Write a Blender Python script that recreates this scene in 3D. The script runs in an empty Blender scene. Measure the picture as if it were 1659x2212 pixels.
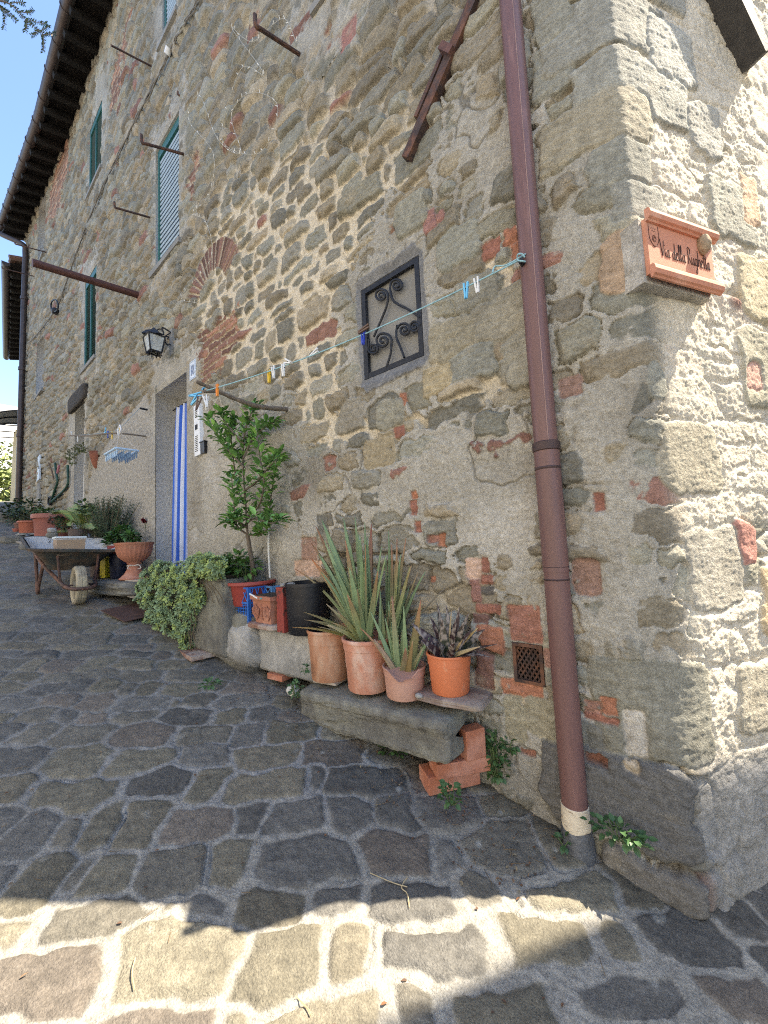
import bpy, math, random
import numpy as np
from mathutils import Vector, Matrix
random.seed(7); RNG = np.random.default_rng(11)
S = bpy.context.scene
rad = math.radians
# ------------------------------------------------------------------ camera
CAM = np.array([0.0, -1.7, 1.45]); FPX = 831.0; PW, PH = 1659.0, 2212.0
_yaw, _pit, _rol = rad(50), rad(4.46), rad(2.62)
_fh = np.array([-math.cos(_yaw), math.sin(_yaw), 0]); _up = np.array([0, 0, 1.0])
FW = _fh*math.cos(_pit) + _up*math.sin(_pit)
_r0 = np.cross(_fh, _up); _u0 = np.cross(_r0, FW)
RV = math.cos(_rol)*_r0 - math.sin(_rol)*_u0
UV = math.cos(_rol)*_u0 + math.sin(_rol)*_r0
cd = bpy.data.cameras.new("camera"); cam = bpy.data.objects.new("camera", cd); S.collection.objects.link(cam)
cam.matrix_world = Matrix(((RV[0], UV[0], -FW[0], CAM[0]), (RV[1], UV[1], -FW[1], CAM[1]), (RV[2], UV[2], -FW[2], CAM[2]), (0, 0, 0, 1)))
cd.sensor_fit = 'HORIZONTAL'; cd.sensor_width = 36; cd.lens = 36*FPX/PW; cd.clip_start = 0.02; cd.clip_end = 2000
S.camera = cam
# ------------------------------------------------------------------ light
SUN_AZ, SUN_EL = 43.0, 54.0            # azimuth counted from +x towards +y
SD = np.array([math.cos(rad(SUN_EL))*math.cos(rad(SUN_AZ)), math.cos(rad(SUN_EL))*math.sin(rad(SUN_AZ)), math.sin(rad(SUN_EL))])
w = bpy.data.worlds.new("World"); S.world = w; w.use_nodes = True
nt = w.node_tree; bg = nt.nodes['Background']
sk = nt.nodes.new('ShaderNodeTexSky'); sk.sky_type = 'NISHITA'; sk.sun_disc = False
sk.sun_elevation = rad(SUN_EL); sk.sun_rotation = rad(90 - SUN_AZ); sk.air_density = 1.0; sk.dust_density = 0.6; sk.ozone_density = 2.2
nt.links.new(sk.outputs[0], bg.inputs[0]); bg.inputs[1].default_value = 0.12
sl = bpy.data.lights.new("sun", 'SUN'); sl.energy = 4.6; sl.angle = rad(0.4); sl.color = (1.0, 0.88, 0.70)
so = bpy.data.objects.new("sun", sl); S.collection.objects.link(so)
so.rotation_euler = Vector(SD).to_track_quat('Z', 'Y').to_euler(); so.location = (5, 5, 14)
S.view_settings.view_transform = 'Standard'; S.view_settings.look = 'None'; S.view_settings.gamma = 1
S.view_settings.exposure = 2.0; S.view_settings.use_curve_mapping = False
S.cycles.use_denoising = False; S.cycles.filter_width = 1.1; S.cycles.sample_clamp_indirect = 4; S.cycles.max_bounces = 8; S.cycles.diffuse_bounces = 5

# ------------------------------------------------------------------ photo pixel -> place in the world (a surveyor's helper: walls, ground)
def ray(x, y): return FW + RV*(x - PW/2)/FPX - UV*(y - PH/2)/FPX
def hit(x, y, n, p0):
    d = ray(x, y); n = np.array(n, float)
    return CAM + d*(((np.array(p0, float) - CAM) @ n)/(d @ n))
BX, BK = -9.6, 0.045                       # the facade bends a little outwards beyond BX
def wall_y(x): return np.minimum(0, BK*(np.asarray(x, float) - BX))
def F(x, y, off=0.0):                       # point on the facade plane (off metres in front of it when negative)
    P = hit(x, y, (0, 1, 0), (0, off, 0))
    if P[0] < BX: P = hit(x, y, (-BK, 1, 0), (BX, off, 0))
    return P
XC = -0.14; EA = rad(60); ED = np.array([math.cos(EA), math.sin(EA), 0]); EN = np.array([math.cos(EA - math.pi/2), math.sin(EA - math.pi/2), 0])
KP = np.array([XC, 0, 0])
def RF(x, y, off=0.0):
    P = hit(x, y, EN, KP + EN*off); return float((P - KP) @ ED), float(P[2])
def atx(x, y, X): return hit(x, y, (1, 0, 0), (X, 0, 0))
def mpp(P): return float((np.asarray(P) - CAM) @ FW)/FPX
def zg(x, y):
    x = np.asarray(x, float); y = np.asarray(y, float)
    xx = np.where(x > 0.3, 0.3 + (x - 0.3)*0.45, x); xx = np.where(xx < -16, -16 + (xx + 16)*0.6, xx); xx = np.maximum(xx, -24); xx = np.minimum(xx, 6)
    yy = np.clip(y, -5, 4)
    return 0.16 - 0.185*xx + 0.06*yy
def GP(x, y):
    P = hit(x, y, (.185, -.06, 1), (0, 0, .16)); return P

# ------------------------------------------------------------------ numpy noise
def _h(ix, iy, s):
    n = (ix.astype(np.int64)*374761393 + iy.astype(np.int64)*668265263 + s*974634777) & 0xffffffff
    n = ((n ^ (n >> 13))*1274126177) & 0xffffffff
    n = ((n ^ (n >> 16))*2246822519) & 0xffffffff
    return ((n ^ (n >> 15)) & 0xffffff)/float(0xffffff)
def vn(x, y, s=0):                            # gradient noise, about -1..1
    x0 = np.floor(x); y0 = np.floor(y); fx = x - x0; fy = y - y0
    ux = fx*fx*fx*(fx*(fx*6 - 15) + 10); uy = fy*fy*fy*(fy*(fy*6 - 15) + 10)
    def g(a, b, dx, dy):
        q = _h(a, b, s)*6.2831853; return np.cos(q)*dx + np.sin(q)*dy
    a = g(x0, y0, fx, fy); b = g(x0 + 1, y0, fx - 1, fy); c = g(x0, y0 + 1, fx, fy - 1); d = g(x0 + 1, y0 + 1, fx - 1, fy - 1)
    return 1.5*((a*(1 - ux) + b*ux)*(1 - uy) + (c*(1 - ux) + d*ux)*uy)
def fbm(x, y, o=4, s=0, g=0.5):
    r = 0; a = 1; t = 0
    for i in range(o):
        r = r + a*vn(x*2**i + 13.7*i, y*2**i - 7.1*i, s + i*17); t += a; a *= g
    return r/t
def sst(a, b, x):
    t = np.clip((x - a)/(b - a), 0, 1); return t*t*(3 - 2*t)
def mix3(c, d, k): return c*(1 - k[:, None]) + d*k[:, None]
def polysd(px, py, poly):                  # signed distance, negative inside
    poly = np.array(poly, float); n = len(poly)
    d = np.full(px.shape, 1e9); ins = np.zeros(px.shape, bool)
    for i in range(n):
        ax, ay = poly[i]; bx, by = poly[(i + 1) % n]
        ex, ey = bx - ax, by - ay
        t = np.clip(((px - ax)*ex + (py - ay)*ey)/(ex*ex + ey*ey + 1e-12), 0, 1)
        d = np.minimum(d, np.hypot(px - ax - t*ex, py - ay - t*ey))
        c = ((ay > py) != (by > py))
        with np.errstate(divide='ignore', invalid='ignore'):
            xi = ax + (py - ay)*ex/(ey if ey else 1e-12)
        ins ^= c & (px < xi)
    return np.where(ins, -d, d)
class Cells:                                # coursed rubble: rows of sites, superellipse metric
    def __init__(self, x0, x1, z0, z1, hr, wr, seed, zj=.22, aspect=None):
        g = np.random.default_rng(seed); self.edges = [z0]; X = []; Z = []; Wd = []; Hh = []; R = []
        z = z0; r = 0
        while z < z1:
            h = g.uniform(*hr); x = x0
            while x < x1:
                wd = g.uniform(*wr)*(0.45 if g.random() < .18 else 1.0)
                X.append(x + wd/2); Z.append(z + h/2 + g.uniform(-zj, zj)*h); Wd.append(wd/2); Hh.append(h/2*g.uniform(.8, 1.15)); R.append(r); x += wd
            z += h; r += 1; self.edges.append(z)
        self.edges = np.array(self.edges); self.X, self.Z, self.W, self.H, self.R = map(np.array, (X, Z, Wd, Hh, R))
        self.key = self.R*1000.0 + (self.X - x0); self.x0 = x0; self.n = len(X); self.nr = r
    def __call__(self, x, z, p=2.8):
        ri = np.clip(np.searchsorted(self.edges, z) - 1, 0, self.nr - 1)
        f1 = np.full(x.shape, 9e9); f2 = f1.copy(); i1 = np.zeros(x.shape, np.int64)
        for dr in (-1, 0, 1):
            rr = np.clip(ri + dr, 0, self.nr - 1)
            k = np.searchsorted(self.key, rr*1000.0 + (x - self.x0))
            for dk in (-2, -1, 0, 1):
                i = np.clip(k + dk, 0, self.n - 1)
                d = ((np.abs(x - self.X[i])/self.W[i])**p + (np.abs(z - self.Z[i])/self.H[i])**p)**(1/p)
                same = i == i1
                closer = (d < f1) & ~same
                f2 = np.where(closer, f1, np.where(same, f2, np.minimum(f2, d)))
                i1 = np.where(closer, i, i1); f1 = np.where(closer, d, f1)
        e = (f2 - f1)*0.5*np.minimum(self.W[i1], self.H[i1])
        return e, i1

# ------------------------------------------------------------------ materials
MATS = {}
def mat(name, col=(.5, .5, .5), rough=.8, var=.25, scale=12., bump=.25, bscale=60., metal=0., vc=False, col2=None, mixpos=(.45, .6), mscale=None, spec=.4, trans=0., stretch=None, detail=6., alpha=1., speck=0., grain=0., gvar=.3):
    if name in MATS: return MATS[name]
    m = bpy.data.materials.new(name); m.use_nodes = True; N = m.node_tree.nodes; L = m.node_tree.links
    b = N['Principled BSDF']; b.inputs['Roughness'].default_value = rough; b.inputs['Metallic'].default_value = metal
    b.inputs['Specular IOR Level'].default_value = spec; b.inputs['Alpha'].default_value = alpha
    if trans: b.inputs['Transmission Weight'].default_value = trans
    tc = N.new('ShaderNodeTexCoord'); mp = N.new('ShaderNodeMapping'); L.new(tc.outputs['Object'], mp.inputs[0])
    if stretch: mp.inputs['Scale'].default_value = stretch
    def noise(sc, det=detail, ro=.6):
        n = N.new('ShaderNodeTexNoise'); n.inputs['Scale'].default_value = sc; n.inputs['Detail'].default_value = det; n.inputs['Roughness'].default_value = ro
        L.new(mp.outputs[0], n.inputs['Vector']); return n
    if vc:
        a = N.new('ShaderNodeAttribute'); a.attribute_name = 'Col'; csock = a.outputs['Color']
    else:
        c = N.new('ShaderNodeRGB'); c.outputs[0].default_value = (*col, 1); csock = c.outputs[0]
    if col2:
        n2 = noise(mscale or scale*.5); r = N.new('ShaderNodeMapRange'); r.inputs[1].default_value = mixpos[0]; r.inputs[2].default_value = mixpos[1]; L.new(n2.outputs[0], r.inputs[0])
        mx = N.new('ShaderNodeMix'); mx.data_type = 'RGBA'; L.new(r.outputs[0], mx.inputs[0]); L.new(csock, mx.inputs[6]); mx.inputs[7].default_value = (*col2, 1); csock = mx.outputs[2]
    n1 = noise(scale)
    r = N.new('ShaderNodeMapRange'); r.inputs[1].default_value = .3; r.inputs[2].default_value = .7; r.inputs[3].default_value = 1 - var; r.inputs[4].default_value = 1 + var; L.new(n1.outputs[0], r.inputs[0])
    mu = N.new('ShaderNodeMix'); mu.data_type = 'RGBA'; mu.blend_type = 'MULTIPLY'; mu.inputs[0].default_value = 1
    L.new(csock, mu.inputs[6]); L.new(r.outputs[0], mu.inputs[7]); csock = mu.outputs[2]
    if grain:
        n3 = noise(grain, 4., .7); r = N.new('ShaderNodeMapRange'); r.inputs[1].default_value = .32; r.inputs[2].default_value = .68; r.inputs[3].default_value = 1 - gvar; r.inputs[4].default_value = 1 + gvar; L.new(n3.outputs[0], r.inputs[0])
        mu = N.new('ShaderNodeMix'); mu.data_type = 'RGBA'; mu.blend_type = 'MULTIPLY'; mu.inputs[0].default_value = 1; L.new(csock, mu.inputs[6]); L.new(r.outputs[0], mu.inputs[7]); csock = mu.outputs[2]
    if speck:
        v = N.new('ShaderNodeTexVoronoi'); v.inputs['Scale'].default_value = speck; L.new(mp.outputs[0], v.inputs['Vector'])
        r2 = N.new('ShaderNodeMapRange'); r2.inputs[1].default_value = .22; r2.inputs[2].default_value = .14; L.new(v.outputs['Distance'], r2.inputs[0])
        sp = N.new('ShaderNodeSeparateColor'); L.new(v.outputs['Color'], sp.inputs[0])
        gt = N.new('ShaderNodeMath'); gt.operation = 'GREATER_THAN'; gt.inputs[1].default_value = .72; L.new(sp.outputs[0], gt.inputs[0])
        m1 = N.new('ShaderNodeMath'); m1.operation = 'MULTIPLY'; L.new(r2.outputs[0], m1.inputs[0]); L.new(gt.outputs[0], m1.inputs[1])
        m2 = N.new('ShaderNodeMath'); m2.operation = 'MULTIPLY'; L.new(m1.outputs[0], m2.inputs[0])
        if vc: L.new(a.outputs['Alpha'], m2.inputs[1])
        else: m2.inputs[1].default_value = .7
        mx = N.new('ShaderNodeMix'); mx.data_type = 'RGBA'; L.new(m2.outputs[0], mx.inputs[0]); L.new(csock, mx.inputs[6]); mx.inputs[7].default_value = (.62, .58, .5, 1); csock = mx.outputs[2]
    L.new(csock, b.inputs['Base Color'])
    if bump:
        nb = noise(bscale, 5., .65); bp = N.new('ShaderNodeBump'); bp.inputs['Strength'].default_value = bump; bp.inputs['Distance'].default_value = .012
        L.new(nb.outputs[0], bp.inputs['Height']); L.new(bp.outputs[0], b.inputs['Normal'])
    MATS[name] = m; return m

# ------------------------------------------------------------------ mesh builder
ORG = {}
def _link(o): S.collection.objects.link(o)
class MB:
    def __init__(s): s.v = []; s.f = []; s.c = []; s.hasc = False
    def add(s, vs, fs, col=None):
        o = len(s.v); s.v.extend([tuple(map(float, p)) for p in vs]); s.f.extend([tuple(i + o for i in f) for f in fs])
        if col is None: s.c.extend([(.5, .5, .5)]*len(vs))
        else:
            s.hasc = True
            s.c.extend(list(map(tuple, col)) if hasattr(col[0], '__len__') else [tuple(col)]*len(vs))
        return s
    def box(s, c, size, R=None, col=None, taper=1.0):
        x, y, z = [q/2 for q in size]; vs = []
        for sz in (-1, 1):
            k = taper if sz < 0 else 1.0
            for sx, sy in ((-1, -1), (1, -1), (1, 1), (-1, 1)): vs.append((sx*x*k, sy*y*k, sz*z))
        if R is not None: vs = [tuple(np.asarray(R) @ np.array(p)) for p in vs]
        vs = [tuple(np.array(p) + np.array(c, float)) for p in vs]
        return s.add(vs, [(0, 3, 2, 1), (4, 5, 6, 7), (0, 1, 5, 4), (1, 2, 6, 5), (2, 3, 7, 6), (3, 0, 4, 7)], col)
    def tube(s, pts, r, n=8, col=None, cap=True, flat=None):
        pts = [np.array(p, float) for p in pts]; k = len(pts); rr = r if hasattr(r, '__len__') else [r]*k
        vs = []; fs = []; prev = None; cs = []
        for i, p in enumerate(pts):
            t = pts[min(i + 1, k - 1)] - pts[max(i - 1, 0)]; t = t/(np.linalg.norm(t) + 1e-12)
            if prev is None:
                a = np.array([0, 0, 1.0]) if abs(t[2]) < .9 else np.array([1.0, 0, 0])
                u = np.cross(t, a)
            else: u = prev - t*(prev @ t)
            u = u/(np.linalg.norm(u) + 1e-12); prev = u; v2 = np.cross(t, u)
            for j in range(n):
                q = 2*math.pi*j/n; vs.append(p + rr[i]*(math.cos(q)*u + math.sin(q)*v2*(flat or 1)))
                if col is not None and hasattr(col[0], '__len__'): cs.append(col[i])
        for i in range(k - 1):
            for j in range(n): fs.append((i*n + j, i*n + (j + 1) % n, (i + 1)*n + (j + 1) % n, (i + 1)*n + j))
        if cap: fs += [tuple(range(n))[::-1], tuple((k - 1)*n + j for j in range(n))]
        return s.add(vs, fs, cs if cs else col)
    def lathe(s, prof, c=(0, 0, 0), n=40, col=None, wob=0., notch=None, flute=None):
        vs = []; fs = []; m = len(prof)
        for i, (r, z) in enumerate(prof):
            for j in range(n):
                q = 2*math.pi*j/n; rr = r
                if flute and flute[0] <= z <= flute[1]: rr = r*(1 + flute[2]*math.cos(q*flute[3]))
                vs.append((c[0] + rr*math.cos(q), c[1] + rr*math.sin(q), c[2] + z + wob*math.sin(3*q + i)))
        for i in range(m - 1):
            for j in range(n): fs.append((i*n + j, i*n + (j + 1) % n, (i + 1)*n + (j + 1) % n, (i + 1)*n + j))
        if prof[0][0] > 1e-4: fs.append(tuple(range(n))[::-1])
        if prof[-1][0] > 1e-4: fs.append(tuple((m - 1)*n + j for j in range(n)))
        return s.add(vs, fs, col)
    def grid(s, P, col=None):               # P: (a,b,3)
        a, b = P.shape[:2]; fs = [(i*b + j, i*b + j + 1, (i + 1)*b + j + 1, (i + 1)*b + j) for i in range(a - 1) for j in range(b - 1)]
        return s.add(P.reshape(-1, 3), fs, col)
    def leaf(s, p, d, nrm, L, Wd, col, fold=.25, droop=.15, wide=.45):
        p = np.array(p); d = np.array(d)/(np.linalg.norm(d) + 1e-9); nrm = np.array(nrm, float); nrm = nrm - d*(nrm @ d); nrm /= (np.linalg.norm(nrm) + 1e-9); sd = np.cross(d, nrm)
        c = lambda t, x, h: p + d*L*t + sd*Wd*x + nrm*(h*Wd - droop*L*t*t)
        vs = [c(0, 0, 0), c(wide*.55, -.42, fold*.8), c(wide*.55, 0, 0), c(wide*.55, .42, fold*.8), c(wide*1.35, -.45, fold), c(wide*1.35, 0, 0), c(wide*1.35, .45, fold), c(1, 0, 0)]
        return s.add(vs, [(0, 2, 1), (0, 3, 2), (1, 2, 5, 4), (2, 3, 6, 5), (4, 5, 7), (5, 6, 7)], col)
    def blade(s, p, d, L, Wd, col0, col1, bend=(0, 0, -1), k=.3, th=.28, seg=8, face=None, teeth=0, band=None):
        p = np.array(p, float); d = np.array(d, float); d /= np.linalg.norm(d); bend = np.array(bend, float)
        face = np.array(face if face is not None else (0, 0, 1.0), float); vs = []; fs = []; cs = []
        pts = [p + d*L*t + bend*L*k*t*t for t in np.linspace(0, 1, seg + 1)]; edges = []
        for i, q in enumerate(pts):
            t = i/seg; tg = pts[min(i + 1, seg)] - pts[max(i - 1, 0)]; tg /= np.linalg.norm(tg)
            sd = np.cross(tg, face); sd /= (np.linalg.norm(sd) + 1e-9); nn = np.cross(sd, tg)
            wv = Wd*.5*(1 - t**1.7)**.9*(.85 + .3*min(1, t*4)) + .0015
            for a, b in ((-1, .25), (-.5, -.05), (0, -.12), (.5, -.05), (1, .25), (.5, -.55), (0, -.8), (-.5, -.55)):
                vs.append(q + sd*wv*a + nn*wv*b*th*3*.6)
                kk = t**2.2; c = np.array(col0)*(1 - kk) + np.array(col1)*kk
                if band and math.sin(t*L/band*6.28 + 1.7*a + 2*math.sin(i*1.3)) > .25: c = np.array((.27, .235, .21))
                cs.append(c)
            edges.append((q - sd*wv + nn*wv*.25*th*1.8, q + sd*wv + nn*wv*.25*th*1.8, sd, tg))
        for i in range(seg):
            for j in range(8): fs.append((i*8 + j, i*8 + (j + 1) % 8, (i + 1)*8 + (j + 1) % 8, (i + 1)*8 + j))
        fs.append(tuple(range(8))[::-1]); fs.append(tuple(seg*8 + j for j in range(8)))
        s.add(vs, fs, cs)
        if teeth:
            for i in range(seg):
                for q in np.linspace(0, 1, teeth, endpoint=False):
                    for sgn, idx in ((-1, 0), (1, 1)):
                        e = edges[i][idx]*(1 - q) + edges[i + 1][idx]*q; sd, tg = edges[i][2], edges[i][3]
                        s.add([e - tg*.003, e + tg*.003, e + sd*sgn*.0042 + tg*.002], [(0, 1, 2)], (.30, .33, .16))
        return s
    def build(s, name, m, parent=None, smooth=True, org=None):
        o0 = np.array(ORG[parent.name] if parent is not None else (org if org is not None else (0, 0, 0)), float)
        me = bpy.data.meshes.new(name); V = np.array(s.v, float) - o0
        me.from_pydata(V.tolist(), [], s.f); me.update()
        if smooth:
            me.polygons.foreach_set('use_smooth', [True]*len(me.polygons))
        if s.hasc:
            a = me.color_attributes.new('Col', 'FLOAT_COLOR', 'POINT'); cc = np.ones((len(s.v), 4), np.float32); cc[:, :3] = np.array(s.c); a.data.foreach_set('color', cc.ravel())
        if m: me.materials.append(m)
        if smooth and not s.hasc:
            try: me.set_sharp_from_angle(angle=rad(42))
            except Exception: pass
        o = bpy.data.objects.new(name, me); _link(o)
        if parent is not None: o.parent = parent
        else: o.location = o0
        ORG[o.name] = o0
        return o
def root(name, loc, label, cat, group=None, kind=None):
    o = bpy.data.objects.new(name, None); _link(o); o.location = tuple(map(float, loc)); o.empty_display_size = .05; ORG[o.name] = np.array(loc, float)
    return tag(o, label, cat, group, kind)
def tag(o, label=None, cat=None, group=None, kind=None):
    if label: o['label'] = label
    if cat: o['category'] = cat
    if group: o['group'] = group
    if kind: o['kind'] = kind
    return o
def rotz(a): c, s_ = math.cos(a), math.sin(a); return np.array([[c, -s_, 0], [s_, c, 0], [0, 0, 1]])
def rotax(ax, a): return np.array(Matrix.Rotation(a, 3, Vector(ax)))
def bez(p, n=12):                            # smooth path through points (Catmull-Rom)
    p = [np.array(q, float) for q in p]; p = [2*p[0] - p[1]] + p + [2*p[-1] - p[-2]]; out = []
    for i in range(1, len(p) - 2):
        for t in np.linspace(0, 1, n, endpoint=False):
            out.append(.5*((2*p[i]) + (p[i+1] - p[i-1])*t + (2*p[i-1] - 5*p[i] + 4*p[i+1] - p[i+2])*t*t + (3*p[i] - p[i-1] - 3*p[i+1] + p[i+2])*t**3))
    return out + [p[-2]]
def nrock(c, size, seed, R=None, pw=3.0, rough=.05, n=40, flat=None):   # noise-shaped stone
    mb_v = []; th = np.linspace(0, math.pi, n//2 + 1); ph = np.linspace(0, 2*math.pi, n, endpoint=False)
    T, Pp = np.meshgrid(th, ph, indexing='ij'); x = np.sin(T)*np.cos(Pp); y = np.sin(T)*np.sin(Pp); z = np.cos(T)
    k = (np.abs(x)**pw + np.abs(y)**pw + np.abs(z)**pw)**(-1/pw)
    X, Y, Z = x*k, y*k, z*k
    d = 1 + rough*2.2*fbm(X*1.3 + seed, Y*1.3 + Z*1.7 + seed*.3, 3, seed) + rough*.7*fbm(X*5 + Z*3, Y*5 - Z*2, 3, seed + 5)
    V = np.stack([X*d*size[0]/2, Y*d*size[1]/2, Z*d*size[2]/2], -1).reshape(-1, 3)
    if R is not None: V = V @ np.asarray(R).T
    V = V + np.array(c, float); a, b = T.shape; fs = []
    for i in range(a - 1):
        for j in range(b): fs.append((i*b + j, (i + 1)*b + j, (i + 1)*b + (j + 1) % b, i*b + (j + 1) % b))
    m = MB(); m.add(V, fs); return m

def nblock(c, size, seed, R=None, rd=.03, rough=.008, n=26, chip=.012):    # roughly squared stone with worn edges
    m = MB(); h = np.array(size)/2; rd = min(rd, h.min()*.9)
    for ax in range(3):
        for sg in (-1, 1):
            g = np.linspace(-1, 1, n); g = np.sign(g)*(1 - (1 - np.abs(g))**1.5)
            A, B = np.meshgrid(g, g, indexing='ij'); P = np.zeros((n, n, 3)); o1, o2 = [(1, 2), (2, 0), (0, 1)][ax]
            P[..., ax] = sg; P[..., o1] = A; P[..., o2] = B; P = P*h
            core = np.clip(P, -(h - rd), h - rd); d = P - core; L = np.linalg.norm(d, axis=-1, keepdims=True); Q = core + d/np.maximum(L, 1e-9)*rd; nn = d/np.maximum(L, 1e-9)
            x, y, z = Q[..., 0], Q[..., 1], Q[..., 2]; k = 1/max(size)
            f = fbm(x*6 + seed, y*6 + z*7, 3, seed) + fbm(z*6 - seed, x*5 - y*6, 3, seed + 3); fine = fbm(x*40 + z*33, y*40 + z*21, 3, seed + 9); ed = 1 - np.abs(nn).max(-1)
            Q = Q + nn*(rough*f + rough*.45*fine)[..., None] - nn*(chip*ed*2.4*np.clip(.4 + 1.6*f, 0, 2))[..., None]
            if R is not None: Q = Q @ np.asarray(R).T
            Q = Q + np.array(c, float); m.grid(Q if sg > 0 else Q[:, ::-1])
    return m
# ================================================================== the stone house
def fx(*p): return float(np.mean([F(*q)[0] for q in p]))
def fz(*p): return float(np.mean([F(*q)[2] for q in p]))
OPEN = {  # x0, x1, z0, z1, depth of the reveal
 'door': (-4.84, -4.01, 0.9, 3.31, .235), 'door2': (-8.72, -8.02, 1.55, 4.08, .25),
 'w1': (-4.85, -4.17, 4.84, 6.42, .07), 'w2': (-8.0, -7.22, 7.88, 9.15, .055), 'w3': (-8.16, -7.42, 4.70, 6.30, .055),
 'w4': (fx((353, 90)), fx((383, 10)), fz((353, 105), (383, 25)), fz((353, 105)) + 1.5, .07),
 'w5': (fx((697, 5)), fx((714, 4)) + .45, fz((697, 9)), fz((697, 9)) + 1.3, .07),
 'w6': (fx((84, 520)), fx((99, 510)), fz((85, 572), (97, 548)), fz((84, 455)), .2),
 'w7': (fx((80, 790)), fx((97, 780)), fz((80, 855), (97, 842)), fz((80, 745), (97, 722)), .2),
 'grate': (-1.525, -1.085, 2.435, 3.01, .20), 'vent': (fx((1112, 1430)), fx((1177, 1430)), fz((1112, 1472), (1175, 1478)), fz((1112, 1386), (1175, 1392)), .05)}
OBOX = []
for k, v in OPEN.items(): print(k, [round(q, 2) for q in v])
def PZ(pts): return [tuple(F(*p)[[0, 2]]) for p in pts]          # outline on the wall, metres
Z_RENDER = [PZ(p) for p in (
 [(330, 860), (335, 790), (405, 745), (440, 760), (425, 860), (520, 850), (620, 850), (650, 950), (648, 1120), (690, 1260), (560, 1330), (300, 1330), (250, 1210), (300, 1100)],
 [(700, 1010), (760, 1000), (850, 1000), (960, 930), (1060, 900), (1160, 870), (1240, 950), (1240, 1480), (1200, 1480), (1080, 1290), (1010, 1190), (900, 1180), (860, 1100), (780, 1110)],
 [(640, 1000), (700, 1010), (720, 1130), (680, 1220), (660, 1180)],
 [(1020, 90), (1120, 60), (1130, 330), (1080, 470), (1000, 430), (960, 330), (985, 240)],
 [(1190, 350), (1300, 310), (1350, 470), (1290, 500), (1280, 640), (1190, 760), (1165, 520)],
 [(630, 20), (760, 0), (780, 60), (700, 150), (655, 130)],
 [(215, 150), (245, 120), (225, 380), (190, 430), (205, 250)],
 [(336, 300), (398, 190), (404, 520), (336, 625)], [(178, 580), (216, 540), (214, 800), (180, 830)],
 [(335, 30), (388, -60), (388, 60), (340, 160)], [(150, 870), (192, 840), (200, 1160), (148, 1160)],
 [(1180, 860), (1390, 650), (1440, 1320), (1500, 1480), (1260, 1500)],
 [(1060, 1530), (1250, 1480), (1400, 1640), (1300, 1720), (1290, 1900), (1050, 1760), (980, 1640)],
 [(840, 470), (930, 470), (980, 560), (960, 760), (930, 840), (850, 870), (770, 850), (760, 620)])]
Z_PEBBLE = [PZ(p) for p in ([(205, 1010), (255, 930), (322, 850), (338, 950), (338, 1330), (190, 1330), (196, 1060)],)]
Z_CEMENT = [PZ(p) for p in ([(772, 618), (900, 530), (918, 545), (932, 770), (918, 800), (800, 852), (785, 838)],)]
Z_BRICK = [PZ(p) for p in (
 [(432, 720), (470, 690), (520, 650), (522, 730), (500, 800), (438, 850)], [(244, 170), (292, -10), (276, 90), (262, 210), (236, 260)],
 [(103, 480), (112, 400), (153, 270), (152, 360), (122, 480)], [(408, 410), (440, 280), (440, 340), (412, 460)],
 [(534, 60), (580, -10), (560, 40), (528, 100)], [(700, 60), (760, 60), (740, 110), (712, 120)])]
Z_MORTAR = [PZ(p) for p in ([(470, 420), (560, 420), (700, 300), (850, 420), (960, 560), (960, 900), (800, 960), (640, 960), (560, 830), (420, 700)],
 [(1010, 560), (1120, 420), (1160, 560), (1150, 830), (960, 880), (950, 640)])]
ARC_C = F(462, 640)[[0, 2]]
print('arch', ARC_C)
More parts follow.
